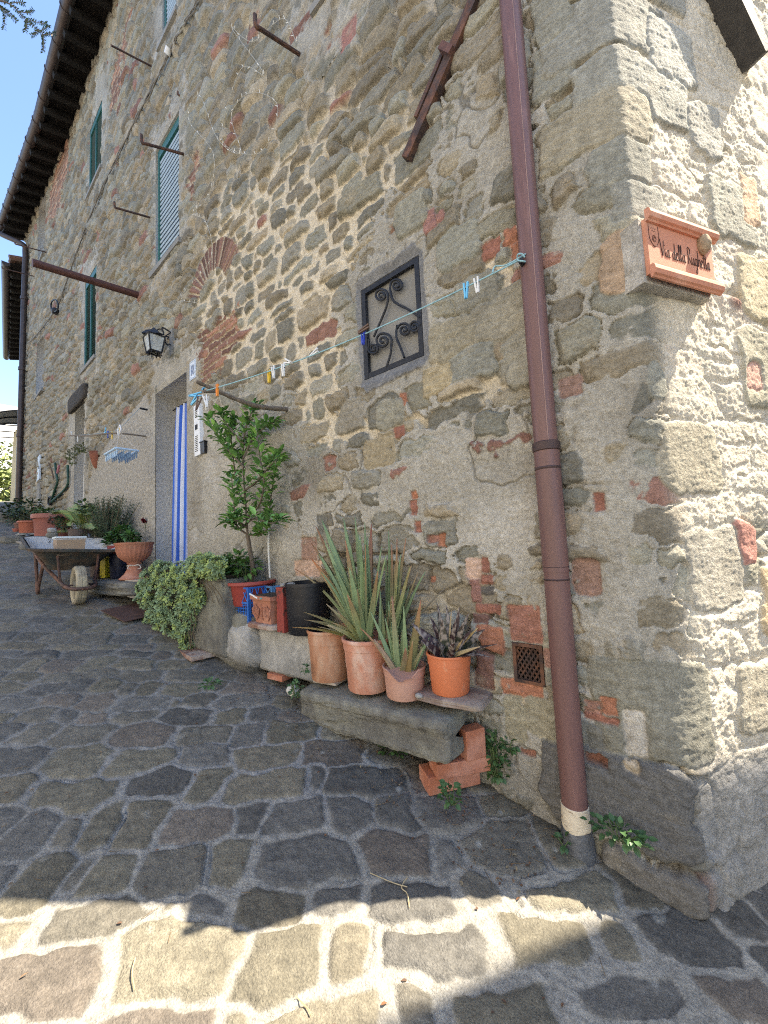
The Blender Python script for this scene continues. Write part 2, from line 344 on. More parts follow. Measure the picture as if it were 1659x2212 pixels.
# stones and bricks one can pick out: corners on the photograph -> rectangle on the wall (u along the wall, z), height, colour
GREY = (.20, .20, .165); OLIV = (.225, .20, .135); DARK = (.13, .13, .115); BRK = (.245, .09, .055); BRO = (.30, .11, .05); MAR = (.15, .075, .058); TAN = (.29, .235, .15); PINK = (.42, .27, .19)
def fr(l, r, t, b, h, c, ro=.035): return (F(*l)[0] - XC, F(*r)[0] - XC, F(*b)[2], F(*t)[2], h, c, ro)
BLK = [
 fr((1144, 140), (1250, 110), (1200, 85), (1200, 215), .035, GREY, .06), 
 (F(1235, 150)[0] - XC, .42, F(1310, 250)[2], F(1310, 105)[2], .06, (.235, .235, .20), .05),
 (F(1163, 300)[0] - XC, .17, F(1330, 300)[2], F(1330, 182)[2], .055, (.24, .215, .15), .05),
 (F(1272, 340)[0] - XC, .16, F(1333, 400)[2], F(1335, 300)[2], .05, GREY, .05),
 (F(1311, 420)[0] - XC, .20, F(1359, 470)[2], F(1359, 385)[2], .04, (.20, .20, .17), .03),
 (F(1292, 550)[0] - XC, .05, F(1375, 618)[2], F(1375, 483)[2], .065, (.31, .21, .125), .05),
 (F(1306, 60)[0] - XC - .25, .33, F(1306, 100)[2], F(1306, -40)[2], .05, (.21, .21, .18), .05),
 fr((1145, 10), (1240, 0), (1200, -60), (1200, 95), .03, GREY, .06),
 (-.26, .16, .64, .98, .03, (.17, .165, .13), .05), (-.47, .02, .33, .63, .05, (.095, .095, .095), .045), (-.26, .005, .19, .30, .05, (.115, .11, .105), .03), (.03, .13, .34, .56, .012, (.20, .205, .22), .03),
 fr((1103, 1340), (1173, 1340), (1138, 1305), (1138, 1386), .022, (.26, .105, .07), .008), fr((1045, 1380), (1092, 1380), (1065, 1343), (1065, 1408), .035, BRO, .012),
 fr((1088, 1480), (1176, 1490), (1130, 1468), (1130, 1503), .02, BRO, .008), fr((1010, 1225), (1043, 1225), (1025, 1205), (1025, 1250), .018, PINK, .012),
 fr((1043, 1220), (1060, 1220), (1052, 1203), (1052, 1236), .016, BRK, .008), fr((1042, 1252), (1070, 1252), (1056, 1240), (1056, 1262), .02, BRK, .01),
 fr((1040, 1275), (1072, 1275), (1056, 1265), (1056, 1285), .02, (.10, .09, .08), .01), fr((1020, 1270), (1042, 1270), (1030, 1250), (1030, 1300), .02, (.22, .10, .08), .01),
 fr((1030, 1315), (1088, 1315), (1060, 1303), (1060, 1325), .02, BRK, .01), fr((1025, 1335), (1060, 1335), (1040, 1325), (1040, 1345), .02, MAR, .01),
 fr((1028, 1440), (1072, 1440), (1050, 1410), (1050, 1478), .03, MAR, .015), fr((1176, 1420), (1206, 1420), (1190, 1400), (1190, 1440), .015, (.30, .15, .11), .01),
 fr((1095, 1550), (1140, 1550), (1120, 1500), (1120, 1600), .02, (.23, .21, .14), .03), fr((1140, 1550), (1215, 1560), (1175, 1505), (1175, 1590), .02, (.24, .22, .15), .03),
 fr((1264, 1525), (1300, 1525), (1282, 1510), (1282, 1540), .015, (.27, .13, .09), .008), fr((1300, 1520), (1335, 1522), (1318, 1502), (1318, 1540), .02, BRO, .008),
 fr((1264, 1547), (1338, 1547), (1300, 1540), (1300, 1556), .015, BRK, .006), fr((1268, 1580), (1308, 1580), (1285, 1560), (1285, 1610), .025, DARK, .02),
 fr((1128, 1622), (1162, 1622), (1145, 1616), (1145, 1628), .008, BRK, .005), fr((1272, 1628), (1316, 1634), (1294, 1620), (1294, 1642), .008, BRK, .005),
 fr((1350, 1590), (1400, 1590), (1375, 1530), (1375, 1630), .02, (.33, .31, .27), .02), fr((1350, 1645), (1395, 1645), (1372, 1633), (1372, 1658), .035, (.30, .25, .18), .015),
 fr((1085, 525), (1120, 525), (1103, 500), (1103, 540), .028, BRO, .012), fr((1045, 545), (1086, 545), (1065, 522), (1065, 562), .02, BRK, .012), fr((1108, 545), (1133, 548), (1120, 522), (1120, 570), .02, BRO, .01),
 fr((918, 485), (942, 485), (930, 462), (930, 505), .03, (.27, .12, .10), .01), fr((942, 470), (965, 470), (953, 458), (953, 485), .03, (.30, .13, .10), .01), fr((740, 80), (775, 80), (757, 55), (757, 105), .02, (.26, .11, .09), .01),
 fr((855, 935), (878, 935), (866, 922), (866, 946), .02, BRK, .008), fr((868, 866), (882, 866), (875, 850), (875, 880), .02, BRO, .006),
 fr((930, 1165), (955, 1165), (945, 1155), (945, 1172), .012, (.28, .12, .09), .006), fr((952, 1165), (968, 1165), (960, 1152), (960, 1182), .012, BRO, .006),
 fr((900, 1135), (914, 1135), (907, 1125), (907, 1150), .012, BRK, .006), fr((890, 1100), (905, 1100), (897, 1080), (897, 1115), .012, BRK, .006), fr((893, 1068), (906, 1068), (900, 1060), (900, 1078), .012, BRO, .006), fr((930, 1250), (946, 1250), (938, 1243), (938, 1257), .01, BRO, .006),
 fr((1238, 1240), (1300, 1230), (1268, 1205), (1268, 1285), .015, (.23, .13, .095), .03), fr((1285, 1085), (1308, 1085), (1297, 1065), (1297, 1105), .015, BRK, .008),
 fr((655, 1180), (690, 1180), (672, 1160), (672, 1210), .015, (.26, .15, .11), .01), fr((640, 1225), (700, 1225), (670, 1210), (670, 1245), .01, PINK, .012), fr((690, 1130), (715, 1130), (703, 1110), (703, 1150), .02, DARK, .012),
 fr((1020, 720), (1150, 690), (1085, 630), (1085, 770), .05, (.225, .205, .15), .06), fr((985, 640), (1075, 620), (1030, 600), (1030, 670), .045, (.20, .19, .145), .04), fr((930, 730), (1030, 730), (980, 690), (980, 790), .045, OLIV, .05),
 fr((975, 795), (1075, 780), (1025, 755), (1025, 825), .04, GREY, .03), fr((922, 830), (978, 820), (950, 795), (950, 850), .035, (.29, .235, .13), .02), fr((1075, 760), (1110, 755), (1092, 740), (1092, 780), .04, (.21, .165, .10), .02),
 fr((1090, 800), (1165, 790), (1128, 720), (1128, 840), .04, (.22, .205, .155), .05), fr((955, 545), (1040, 530), (1000, 495), (1000, 580), .045, (.20, .20, .16), .04), fr((860, 470), (925, 460), (893, 430), (893, 510), .04, (.20, .195, .15), .04),
 fr((735, 900), (790, 890), (762, 870), (762, 935), .03, (.21, .19, .145), .03), fr((820, 905), (875, 890), (848, 865), (848, 925), .03, (.21, .20, .15), .03), fr((790, 980), (860, 975), (825, 945), (825, 1010), .025, (.25, .205, .12), .04),
 fr((1210, 840), (1260, 825), (1235, 815), (1235, 860), .015, (.24, .14, .11), .012), fr((1400, 830), (1450, 830), (1420, 780), (1420, 850), .035, GREY, .03)]
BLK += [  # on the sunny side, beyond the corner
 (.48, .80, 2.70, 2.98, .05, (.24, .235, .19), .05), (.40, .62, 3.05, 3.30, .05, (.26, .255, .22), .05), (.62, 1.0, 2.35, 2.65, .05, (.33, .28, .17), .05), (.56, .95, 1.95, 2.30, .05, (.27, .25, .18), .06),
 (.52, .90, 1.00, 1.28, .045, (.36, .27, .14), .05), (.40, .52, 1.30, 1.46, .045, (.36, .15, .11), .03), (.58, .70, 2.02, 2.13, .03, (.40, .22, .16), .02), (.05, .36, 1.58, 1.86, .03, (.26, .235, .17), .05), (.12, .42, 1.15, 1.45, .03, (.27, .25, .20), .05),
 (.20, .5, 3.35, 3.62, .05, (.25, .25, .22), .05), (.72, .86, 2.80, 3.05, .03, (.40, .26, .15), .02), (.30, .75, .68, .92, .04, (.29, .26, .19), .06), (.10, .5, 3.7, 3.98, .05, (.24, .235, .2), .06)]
CW = Cells(-16.5, 6.5, -0.4, 12.2, (.085, .17), (.12, .38), 5)
_g = np.random.default_rng(3)
_pal = np.array([(.205, .195, .145), (.22, .19, .13), (.165, .16, .13), (.25, .21, .14), (.19, .19, .155), (.17, .15, .11), (.215, .205, .165)])
CWcol = _pal[_g.integers(0, len(_pal), CW.n)]*_g.uniform(.78, 1.22, (CW.n, 1))
_isb = _g.random(CW.n) < .04; CWcol[_isb] = np.array([(.22, .105, .075)])*_g.uniform(.7, 1.25, (_isb.sum(), 1))
CWh = _g.uniform(.012, .050, CW.n); CWtx = _g.uniform(-.10, .10, CW.n); CWtz = _g.uniform(-.12, .12, CW.n)
def masonry(u, z):
    x = u + XC                                               # facade x (also used past the corner: u > 0)
    big = fbm(u*.8, z*.8, 3, 41); med = fbm(u*4, z*4, 3, 42); fin = fbm(u*22, z*22, 3, 43); vf = fbm(u*70, z*70, 2, 44)
    wu = u + .034*fbm(u*5, z*5, 2, 45) + .016*fbm(u*18, z*18, 3, 46); wz = z + .034*fbm(u*5, z*5, 2, 47) + .016*fbm(u*18, z*18, 3, 48)
    e, i = CW(wu, wz)
    zm = np.full(u.shape, 9.0)
    for p in Z_MORTAR: zm = np.minimum(zm, polysd(x, z, p))
    cream = sst(.5, -.25, zm + .5*big)
    mw = .0045 + .0065*cream + .006*med + .004*fin
    em = e - mw
    sm = sst(0, .006, em)
    dome = 1 - (1 - np.clip(em/.026, 0, 1))**2.4
    du = (wu - CW.X[i]); dz = (wz - CW.Z[i])
    h_st = CWh[i]*dome + (CWtx[i]*du + CWtz[i]*dz)*sm + .006*fin*sm + .0055*fbm(u*24, z*60, 3, 49)*sm - .007*sst(.06, .0, np.abs(fbm(u*5.5, z*9, 3, 52)))*sst(.05, .3, fbm(u*3, z*3, 2, 53))*sm
    gap = sst(-.05, .35, fbm(u*2.3, z*2.3, 3, 51) - .55*cream + .12)*sst(.010, .001, np.abs(em + .001)); h_mo = -.010 + .018*cream + .008*fin + .005*vf - .035*gap
    h = h_mo*(1 - sm) + np.maximum(h_st, h_mo)*sm
    cs = CWcol[i]*(1 + .22*med + .18*fin + .14*vf + .16*fbm(u*9, z*26, 3, 54))[:, None]
    cs = mix3(cs, np.array([.30, .23, .13])[None]*np.ones((len(u), 1)), sst(.25, .6, fbm(u*3.1, z*3.1, 3, 50))*.45)
    cm = mix3(np.array([.24, .22, .18])[None]*np.ones((len(u), 1)), np.array([.45, .39, .28])[None], np.clip(.25 + .85*cream + .35*med, 0, 1))*(1 + .16*fin + .12*vf)[:, None]
    col = mix3(cm, cs, sm); sp = np.zeros(len(u)) + .12
    # lime render patches over the rubble
    def cover(zones, soft, nz, hp, c, s_, keep=1.0, stones=True):
        nonlocal h, col, sp
        d = np.full(u.shape, 9.0)
        for p in zones:
            p = np.array(p); m = (x > p[:, 0].min() - 1) & (x < p[:, 0].max() + 1) & (z > p[:, 1].min() - 1) & (z < p[:, 1].max() + 1)
            if m.any(): d[m] = np.minimum(d[m], polysd(x[m], z[m], p))
        base = -d + nz*med*1.2 + nz*.6*fin
        if stones: base = base - (CWh[i]*(.4 + .6*dome)*sm - .017)*8*np.clip(1 - (-d)/.55, .35, 1) - .02
        cvr = sst(-soft*.45, soft*.45, base)*keep
        h = h*(1 - cvr) + np.maximum(hp, h*.35 + hp*.6)*cvr - .003*sst(.5, 0, np.abs(cvr - .5)*2)*(keep > .5); col = mix3(col, c*np.ones((len(u), 3)), cvr); sp = sp*(1 - cvr) + s_*cvr*.55
        return cvr
    ck = sst(.030, .004, np.abs(fbm(u*2.1, z*2.1, 4, 64)))*sst(.05, .2, fbm(u*1.1, z*1.1, 2, 65)); rc = np.array([.265, .25, .21])*(1 + .16*med + .12*big + .14*fin + .14*vf)[:, None]*(1 - .45*ck)[:, None]
    rc = mix3(rc, np.array([[.36, .345, .31]]), sst(.1, .45, fbm(u*2.2, z*1.6, 4, 61))*.6); rc = mix3(rc, np.array([[.165, .145, .11]]), sst(.05, .5, fbm(u*1.7 + 9, z*1.3, 4, 62))*.65)
    rl = .026 + .012*med + .006*fin + .004*vf - .010*ck
    cover(Z_RENDER, .022, .13, rl, rc, 1.0)
    pc = np.array([.26, .245, .215])*(1 + .35*vf + .3*fin)[:, None]
    cover(Z_PEBBLE, .02, .04, .03 + .012*vf + .004*fin, pc, 1.0, stones=False)
    # bricks: running bond, coursed along the wall
    d = np.full(u.shape, 9.0)
    for p in Z_BRICK: d = np.minimum(d, polysd(x, z, p))
    bk = sst(.012, -.012, d + .17*med + .06*fin + .045)
    r = np.floor(wz/.068); bu = wu/.25 + .5*(r % 2) + .2*_h(r, r, 5); fz_ = wz/.068 - r; fu = bu - np.floor(bu)
    jb = np.minimum(np.minimum(fz_, 1 - fz_)*.068, np.minimum(fu, 1 - fu)*.25); bm = sst(.005, .011, jb + .006*fin)*sst(-.6, -.35, fbm(u*12, z*12, 2, 96))
    br = _h(np.floor(bu), r, 9)
    bc = mix3(np.array([.42, .37, .27])*np.ones((len(u), 3)), (np.array([.20, .092, .062])*(.6 + .75*br)[:, None] + np.array([.05, .02, 0])*(br > .7)[:, None])*(1 + .2*fin)[:, None], bm)
    bh = -.004 + bm*(.014 + .010*br) + .004*fin
    h = h*(1 - bk) + bh*bk; col = mix3(col, bc, bk)
    # relieving arch over the door: a fan of bricks
    ax, az = x - ARC_C[0], z - (ARC_C[1] - .02); ar = np.hypot(ax, az); aa = np.arctan2(az, ax)
    ak = sst(.012, 0, np.abs(ar - .40) - .125 + .02*fin)*sst(.0, .06, aa - .35)*sst(0, .06, 2.75 - aa)
    tq = aa/.155; fa = tq - np.floor(tq); am = sst(.006, .012, np.minimum(fa, 1 - fa)*.155*ar + .004*fin); abr = _h(np.floor(tq), np.floor(tq)*3, 21)
    ac = mix3(np.array([.44, .39, .29])*np.ones((len(u), 3)), np.array([.165, .08, .056])*(.55 + .8*abr)[:, None], am)
    h = h*(1 - ak) + (.004 + am*(.012 + .01*abr) + .003*fin)*ak; col = mix3(col, ac, ak)
    # the sunny side: crumbly roughcast with stones breaking through
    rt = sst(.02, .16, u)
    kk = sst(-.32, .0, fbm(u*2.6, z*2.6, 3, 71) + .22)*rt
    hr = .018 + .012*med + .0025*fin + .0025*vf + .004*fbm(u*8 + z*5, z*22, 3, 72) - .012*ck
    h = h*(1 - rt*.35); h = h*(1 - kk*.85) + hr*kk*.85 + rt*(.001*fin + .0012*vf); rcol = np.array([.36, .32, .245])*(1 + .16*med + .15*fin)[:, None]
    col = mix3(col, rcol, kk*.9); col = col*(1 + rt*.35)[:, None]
    # pick-out stones and bricks
    for (u0, u1, z0, z1, hh, c, ro) in BLK:
        if u0 > u1: u0, u1 = u1, u0
        m = (u > u0 - .06) & (u < u1 + .06) & (z > z0 - .06) & (z < z1 + .06)
        if not m.any(): continue
        if hh > .027: a, b = wu[m], wz[m]
        else: a, b = u[m] + .008*fin[m] + .004*vf[m], z[m] + .008*fbm(u[m]*22 + 5, z[m]*22, 3, 85)
        a = a - (u0 + u1)/2; b = b - (z0 + z1)/2; A = (u1 - u0)/2 - ro; B = (z1 - z0)/2 - ro
        qa = np.maximum(np.abs(a) - A, 0); qb = np.maximum(np.abs(b) - B, 0)
        sd = np.hypot(qa, qb) + np.minimum(np.maximum(np.abs(a) - A, np.abs(b) - B), 0) - ro
        k = sst(.003, -.003, sd)*(1 if hh > .027 else sst(-.62, -.38, fbm(u[m]*16, z[m]*16, 3, 84)+.25*vf[m])); dm = 1 - (1 - np.clip(-sd/.022, 0, 1))**2.4
        ft = fbm(u[m]*14, z[m]*34, 3, 81)
        hb = np.where(hh > .027, min(hh, .040 if z1 > .7 else hh)*(.78 + .22*dm)*(1 - .3*rt[m]), hh*(.8 + .2*dm)) + (.006*ft + .003*fin[m])*(1 - .6*rt[m]) + .002*vf[m] + .008*(med[m])*rt[m]
        groove = sst(.018, .004, np.abs(sd))*(1 - k)*.010
        h[m] = h[m]*(1 - k) + hb*k - groove*.4
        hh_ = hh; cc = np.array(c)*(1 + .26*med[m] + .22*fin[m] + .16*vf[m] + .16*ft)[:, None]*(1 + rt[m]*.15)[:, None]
        cc = mix3(cc, np.array([[.36, .31, .22]]), sst(.3, .7, fbm(u[m]*7, z[m]*7, 2, 83))*.35)
        col[m] = mix3(col[m], cc, k); sp[m] = sp[m]*(1 - k) + .1*k
    h = h*(1 - .60*np.exp(-(u/.13)**2)*sst(.6, .9, z))
    # cement round the iron window grille
    cc = np.array([.14, .143, .15])*(1 + .3*med + .2*fin)[:, None]; cc = mix3(cc, np.array([[.30, .28, .26]]), sst(.25, .7, fbm(u*9, z*9, 3, 91))*.6)
    cover(Z_CEMENT, .012, .02, .030 + .003*fin, cc, .2, stones=False)
    # foot of the corner: concrete fillet, dirt rising from the street
    gz = zg(np.where(u < 0, x, XC + u*.5), np.where(u < 0, 0, u*.87)); a = z - gz
    ft = sst(.26, .0, a + .06*med)*sst(-.6, .1, u)
    h = h + ft*.022*sst(.5, .1, u); col = mix3(col, np.array([.25, .245, .235])*(1 + .25*med + .2*fin + .15*vf)[:, None], np.maximum(ft*sst(.0, .10, u), sst(.48, .36, a + .05*med)*sst(.0, .05, u))*.92)
    dirt = sst(.40, -.05, a + .25*med)*.45*sst(.9, .2, u)
    col = mix3(col, np.array([[.115, .108, .092]]), dirt)
    col = mix3(col, np.array([[.12, .115, .10]]), sst(.45, .75, fbm(u*1.3, z*.55, 4, 95))*.4)
    for k, (x0, x1, z0, z1, dp) in OPEN.items():
        m = (x > x0 - .2) & (x < x1 + .2) & (z > z0 - .2) & (z < z1 + .2)
        if not m.any(): continue
        sd = np.maximum(np.maximum(x0 - x[m], x[m] - x1), np.maximum(z0 - z[m], z[m] - z1))
        h[m] = h[m]*sst(.0, .06, sd) + .012*(1 - sst(.0, .06, sd))
    col = col*np.array([1.43, 1.40, 1.34]); g_ = col.mean(1, keepdims=True); col = g_ + (col - g_)*.72
    return h, np.concatenate([np.clip(col, .02, .8), sp[:, None]], 1)
def base_pt(u, z):
    a = .032 + .12*sst(2.3, 1.2, z)*sst(.55, 1.0, z); x = np.where(u < 0, XC + u, XC); y = np.where(u < 0, wall_y(XC + np.minimum(u, 0)), 0.0)
    P = np.stack([x + np.where(u > 0, ED[0]*u, 0), y + np.where(u > 0, ED[1]*u, 0), z], -1)
    t = np.clip((u + a)/(2*a), 0, 1); m = np.abs(u) < a
    A = np.stack([XC - a, 0*a], -1); B = np.stack([XC + ED[0]*a, ED[1]*a], -1); K = np.array([XC, 0])
    Q = (1 - t)[:, None]**2*A + (2*t*(1 - t))[:, None]*K + (t**2)[:, None]*B
    P[m, :2] = Q[m]
    na = rad(-90) + t*rad(60); N = np.stack([np.cos(na), np.sin(na), 0*na], -1); return P, N
def insert(arr, vals):
    arr = list(arr)
    for v in vals:
        if arr[0] < v < arr[-1]:
            k = int(np.argmin(np.abs(np.array(arr) - v)))
            if 0 < k < len(arr) - 1: arr[k] = v
    return np.array(sorted(arr))
def sheet_blocks(blocks, height, place, name, m, parent=None, openings=(), extra=None):
    VV = []; FF = []; CC = []; off = 0
    for us, zs in blocks:
        us = insert(us, [q - XC for o in openings for q in o[:2]]); zs = insert(zs, [q for o in openings for q in o[2:4]])
        U, Z = np.meshgrid(us, zs, indexing='ij'); a, b = U.shape; u = U.ravel(); z = Z.ravel()
        h, c = height(u, z); VV.append(place(u, z, h)); CC.append(c)
        I = np.arange(a*b).reshape(a, b); q = np.stack([I[:-1, :-1], I[1:, :-1], I[1:, 1:], I[:-1, 1:]], -1).reshape(-1, 4)
        cu = (U[:-1, :-1] + U[1:, 1:]).ravel()/2 + XC; cz = (Z[:-1, :-1] + Z[1:, 1:]).ravel()/2; keep = np.ones(len(q), bool)
        for o in openings: keep &= ~((cu > o[0]) & (cu < o[1]) & (cz > o[2]) & (cz < o[3]))
        FF.append(q[keep] + off); off += a*b
    if extra:
        for v, f, c in extra:
            VV.append(np.array(v, float)); FF.append(np.array(f) + off); CC.append(np.tile(np.array([*c, 0]), (len(v), 1))); off += len(v)
    V = np.concatenate(VV); Fq = np.concatenate(FF); C4 = np.concatenate(CC)
    me = bpy.data.meshes.new(name); me.vertices.add(len(V)); me.vertices.foreach_set('co', V.astype(np.float32).ravel())
    me.loops.add(len(Fq)*4); me.loops.foreach_set('vertex_index', Fq.astype(np.int32).ravel())
    me.polygons.add(len(Fq)); me.polygons.foreach_set('loop_start', (np.arange(len(Fq))*4).astype(np.int32)); me.polygons.foreach_set('loop_total', np.full(len(Fq), 4, np.int32))
    me.polygons.foreach_set('use_smooth', np.ones(len(Fq), bool)); me.update(calc_edges=True)
    at = me.color_attributes.new('Col', 'FLOAT_COLOR', 'POINT'); at.data.foreach_set('color', C4.astype(np.float32).ravel())
    me.materials.append(m); o = bpy.data.objects.new(name, me); _link(o)
    if parent is not None: o.parent = parent; o.location = tuple(-ORG[parent.name])
    return o
M_wall = mat('rubble_masonry', vc=True, rough=.92, var=.20, scale=45, bump=.7, bscale=130, spec=.2, speck=75, grain=210, gvar=.32)
XL = F(60, 500)[0] - .18; ZT = 10.42
house = root('stone_house', (-.14, 0, .2), 'tall old rubble stone house with green shuttered windows and brown eaves', 'house')
extra = []
Ln = 9.0; yl = float(wall_y(XL)); kb = KP + ED*Ln
fp = [(XL + .02, yl + .32), (-.34, .32), (XC + ED[0]*Ln - .26, ED[1]*Ln), (XC + ED[0]*Ln - 6, ED[1]*Ln + 4), (XL, 8)]   # solid core behind the stones
cv = [(x, y, -.5) for x, y in fp] + [(x, y, 10.2) for x, y in fp]
extra.append((cv, [(i, (i + 1) % 5, 5 + (i + 1) % 5, 5 + i) for i in range(5)] + [(5, 6, 7, 8), (5, 8, 9, 5)], (.2, .19, .15)))
extra.append(([(XL, yl, 0), (XL, yl + .5, 0), (XL, yl + .5, 11), (XL, yl, 11)], [(0, 1, 2, 3)], (.2, .19, .15)))
RV_PL = (.37, .36, .335)
for k, (x0, x1, z0, z1, d) in OPEN.items():                         # plastered reveals and the back of every opening
    ya, yb = float(wall_y(x0)), float(wall_y(x1)); f = -.011; v = [(x0, ya + f, z0), (x1, yb + f, z0), (x1, yb + f, z1), (x0, ya + f, z1), (x0, ya + d, z0), (x1, yb + d, z0), (x1, yb + d, z1), (x0, ya + d, z1)]
    extra.append((v, [(0, 3, 7, 4), (1, 5, 6, 2), (0, 4, 5, 1), (3, 2, 6, 7), (4, 7, 6, 5)], RV_PL if k not in ('vent',) else (.03, .03, .03)))
near = (np.arange(-1.90, .90, .0048), np.arange(-.1, 4.3, .0048)); nearL = (np.arange(-4.06, -1.885, .008), np.arange(-.1, 4.75, .007)); nearU = (np.arange(-1.90, 1.32, .012), np.arange(4.29, 4.75, .012)); nearE = (np.arange(.89, 1.32, .009), np.arange(-.1, 4.75, .009)); up_ = (np.arange(-4.06, 1.35, .02), np.arange(4.72, 10.6, .02))
nearM = (np.arange(1.31, 3.42, .02), np.arange(-.1, 7.0, .02)); nearR = (np.arange(1.31, 9.1, .06), np.concatenate([np.arange(6.98, 10.6, .06)])); nearS = (np.arange(3.40, 9.1, .06), np.arange(-.1, 7.02, .06)); far = (np.concatenate([np.arange(XL - XC, -8, .026), np.arange(-8, -4.04, .018)]), np.concatenate([np.arange(.4, 7, .014), np.arange(7, 10.55, .018)]))
def wplace(u, z, h):
    P, N = base_pt(u, z); return P + N*h[:, None]
wall = sheet_blocks([near, nearL, nearU, nearE, up_, nearM, nearR, nearS, far], masonry, wplace, 'wall', M_wall, house, list(OPEN.values()), extra)
# ------------------------------------------------------------------ the cobbled street
CG = Cells(-30, 30, -30, 30, (.115, .205), (.12, .36), 9, zj=.16)
_g = np.random.default_rng(8)
CGc = np.array([(.135, .122, .094), (.155, .136, .096), (.115, .108, .092), (.16, .142, .10), (.128, .12, .102), (.152, .128, .10)])[_g.integers(0, 6, CG.n)]*_g.uniform(.8, 1.2, (CG.n, 1))
CGh = _g.uniform(.004, .012, CG.n); CGt = _g.uniform(-.04, .04, (CG.n, 2)); CGr = _g.uniform(0, 1, CG.n)
GA = rad(47)
def street_h(x, y):
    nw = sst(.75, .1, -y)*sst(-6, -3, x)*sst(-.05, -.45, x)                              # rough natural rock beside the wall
    med = fbm(x*4, y*4, 3, 141); fin = fbm(x*20, y*20, 3, 142); vf = fbm(x*70, y*70, 2, 143)
    a = x*math.cos(GA) + y*math.sin(GA); b = -x*math.sin(GA) + y*math.cos(GA)
    wa = a + .055*fbm(x*2.6, y*2.6, 2, 144) + .018*fbm(x*10, y*10, 2, 145) + .06*nw*med; wb = b + .055*fbm(x*2.6, y*2.6, 2, 146) + .018*fbm(x*10, y*10, 2, 147) + .05*nw*med
    e, i = CG(wa, wb, 3.0)
    mw = .0035 + .006*med + .006*CGr[i]*sst(-4, -1, x)*sst(-.2, -1.1, y) + .014*sst(-1.5, -.3, x + .35*y)*sst(-.1, -.35, y)
    em = e - mw; sm = sst(0, .006, em); dome = 1 - (1 - np.clip(em/.024, 0, 1))**2.6
    hs = CGh[i]*dome + .004*fin + .002*vf + (CGt[i, 0]*(wa - CG.X[i]) + CGt[i, 1]*(wb - CG.Z[i]))*sm + nw*.02*med + .004*fbm(a*9, b*26, 2, 148)*sm
    h = hs*sm + (.004 + .005*fin + .004*vf - .012*sst(.0, .4, fbm(x*3, y*3, 3, 153))*sst(.008, .001, np.abs(em)))*(1 - sm)
    cs = np.array([1.0, 1.03, 1.10])*CGc[i]*(1 + .22*med + .22*fin + .16*vf + .25*sst(.1, .5, fbm(a*7, b*18, 3, 152)))[:, None]
    sunny = sst(-1.9, -1.1, x - .9*(y + .9)*1.0)[:, None]; cm = (np.array([.275, .27, .255])*(1 - sunny) + np.array([.29, .278, .245])*sunny)*(1 + .14*med + .22*fin + .16*vf)[:, None]  # sunlight put into the joint colour: mortar lighter and warmer over the sunlit part
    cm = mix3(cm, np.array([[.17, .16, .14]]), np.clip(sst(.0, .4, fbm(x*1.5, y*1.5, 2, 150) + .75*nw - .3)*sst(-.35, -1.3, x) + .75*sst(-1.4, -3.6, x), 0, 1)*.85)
    edge = sst(.012, .0, em)*.22
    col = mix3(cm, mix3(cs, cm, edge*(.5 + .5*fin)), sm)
    li = sst(.50, .62, fbm(x*11, y*11, 2, 151))*sm*.6*(.42 + nw)     # lichen spots
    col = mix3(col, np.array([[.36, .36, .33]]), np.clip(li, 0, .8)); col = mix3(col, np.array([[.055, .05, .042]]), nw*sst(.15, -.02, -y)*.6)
    wl = sst(.10, .30, x + .5*(y + 1.7) - .1 + .1*med)*0
    gut = sst(.05, .0, np.abs(x + .42 + .45*y) - .02)*sst(-.05, -.3, y)*0
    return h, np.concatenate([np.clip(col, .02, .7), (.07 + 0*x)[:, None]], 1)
def gplace(x, y, h): return np.stack([x, y, zg(x, y) + h], -1)
M_st = mat('cobbles', vc=True, rough=.72, var=.20, scale=40, bump=.7, bscale=150, spec=.35, speck=55, grain=190, gvar=.34)
_sh = lambda u, z: street_h(u, z)
def outer_h(x, y): return np.zeros(len(x)) - .03, np.tile(np.array([.13, .12, .10, .1]), (len(x), 1))
street = sheet_blocks([(np.arange(-2.3, .9, .0062), np.arange(-2.3, .25, .0062)), (np.arange(-4.2, -2.28, .011), np.arange(-3.3, .25, .010)), (np.arange(-2.3, 1.6, .02), np.arange(-3.3, -2.28, .02)), (np.arange(.88, 1.6, .015), np.arange(-2.3, .35, .015)), (np.arange(-2.3, .9, .02), np.arange(.24, .36, .02)), (np.arange(-16, -4.17, .03), np.arange(-3.3, .2, .025)), (np.arange(1.56, 6, .05), np.arange(-5, 7, .05)), (np.arange(-.3, 1.6, .03), np.arange(.33, 6, .03))], street_h, gplace, 'street', M_st)
tag(street, 'grey cobbled street climbing to the left', 'street', None, 'structure')
o = sheet_blocks([(np.arange(-90, 60, 1.0), np.arange(-60, 60, 1.0))], outer_h, gplace, 'ground', M_st); tag(o, 'plain paved ground beyond the street', 'ground', None, 'structure')
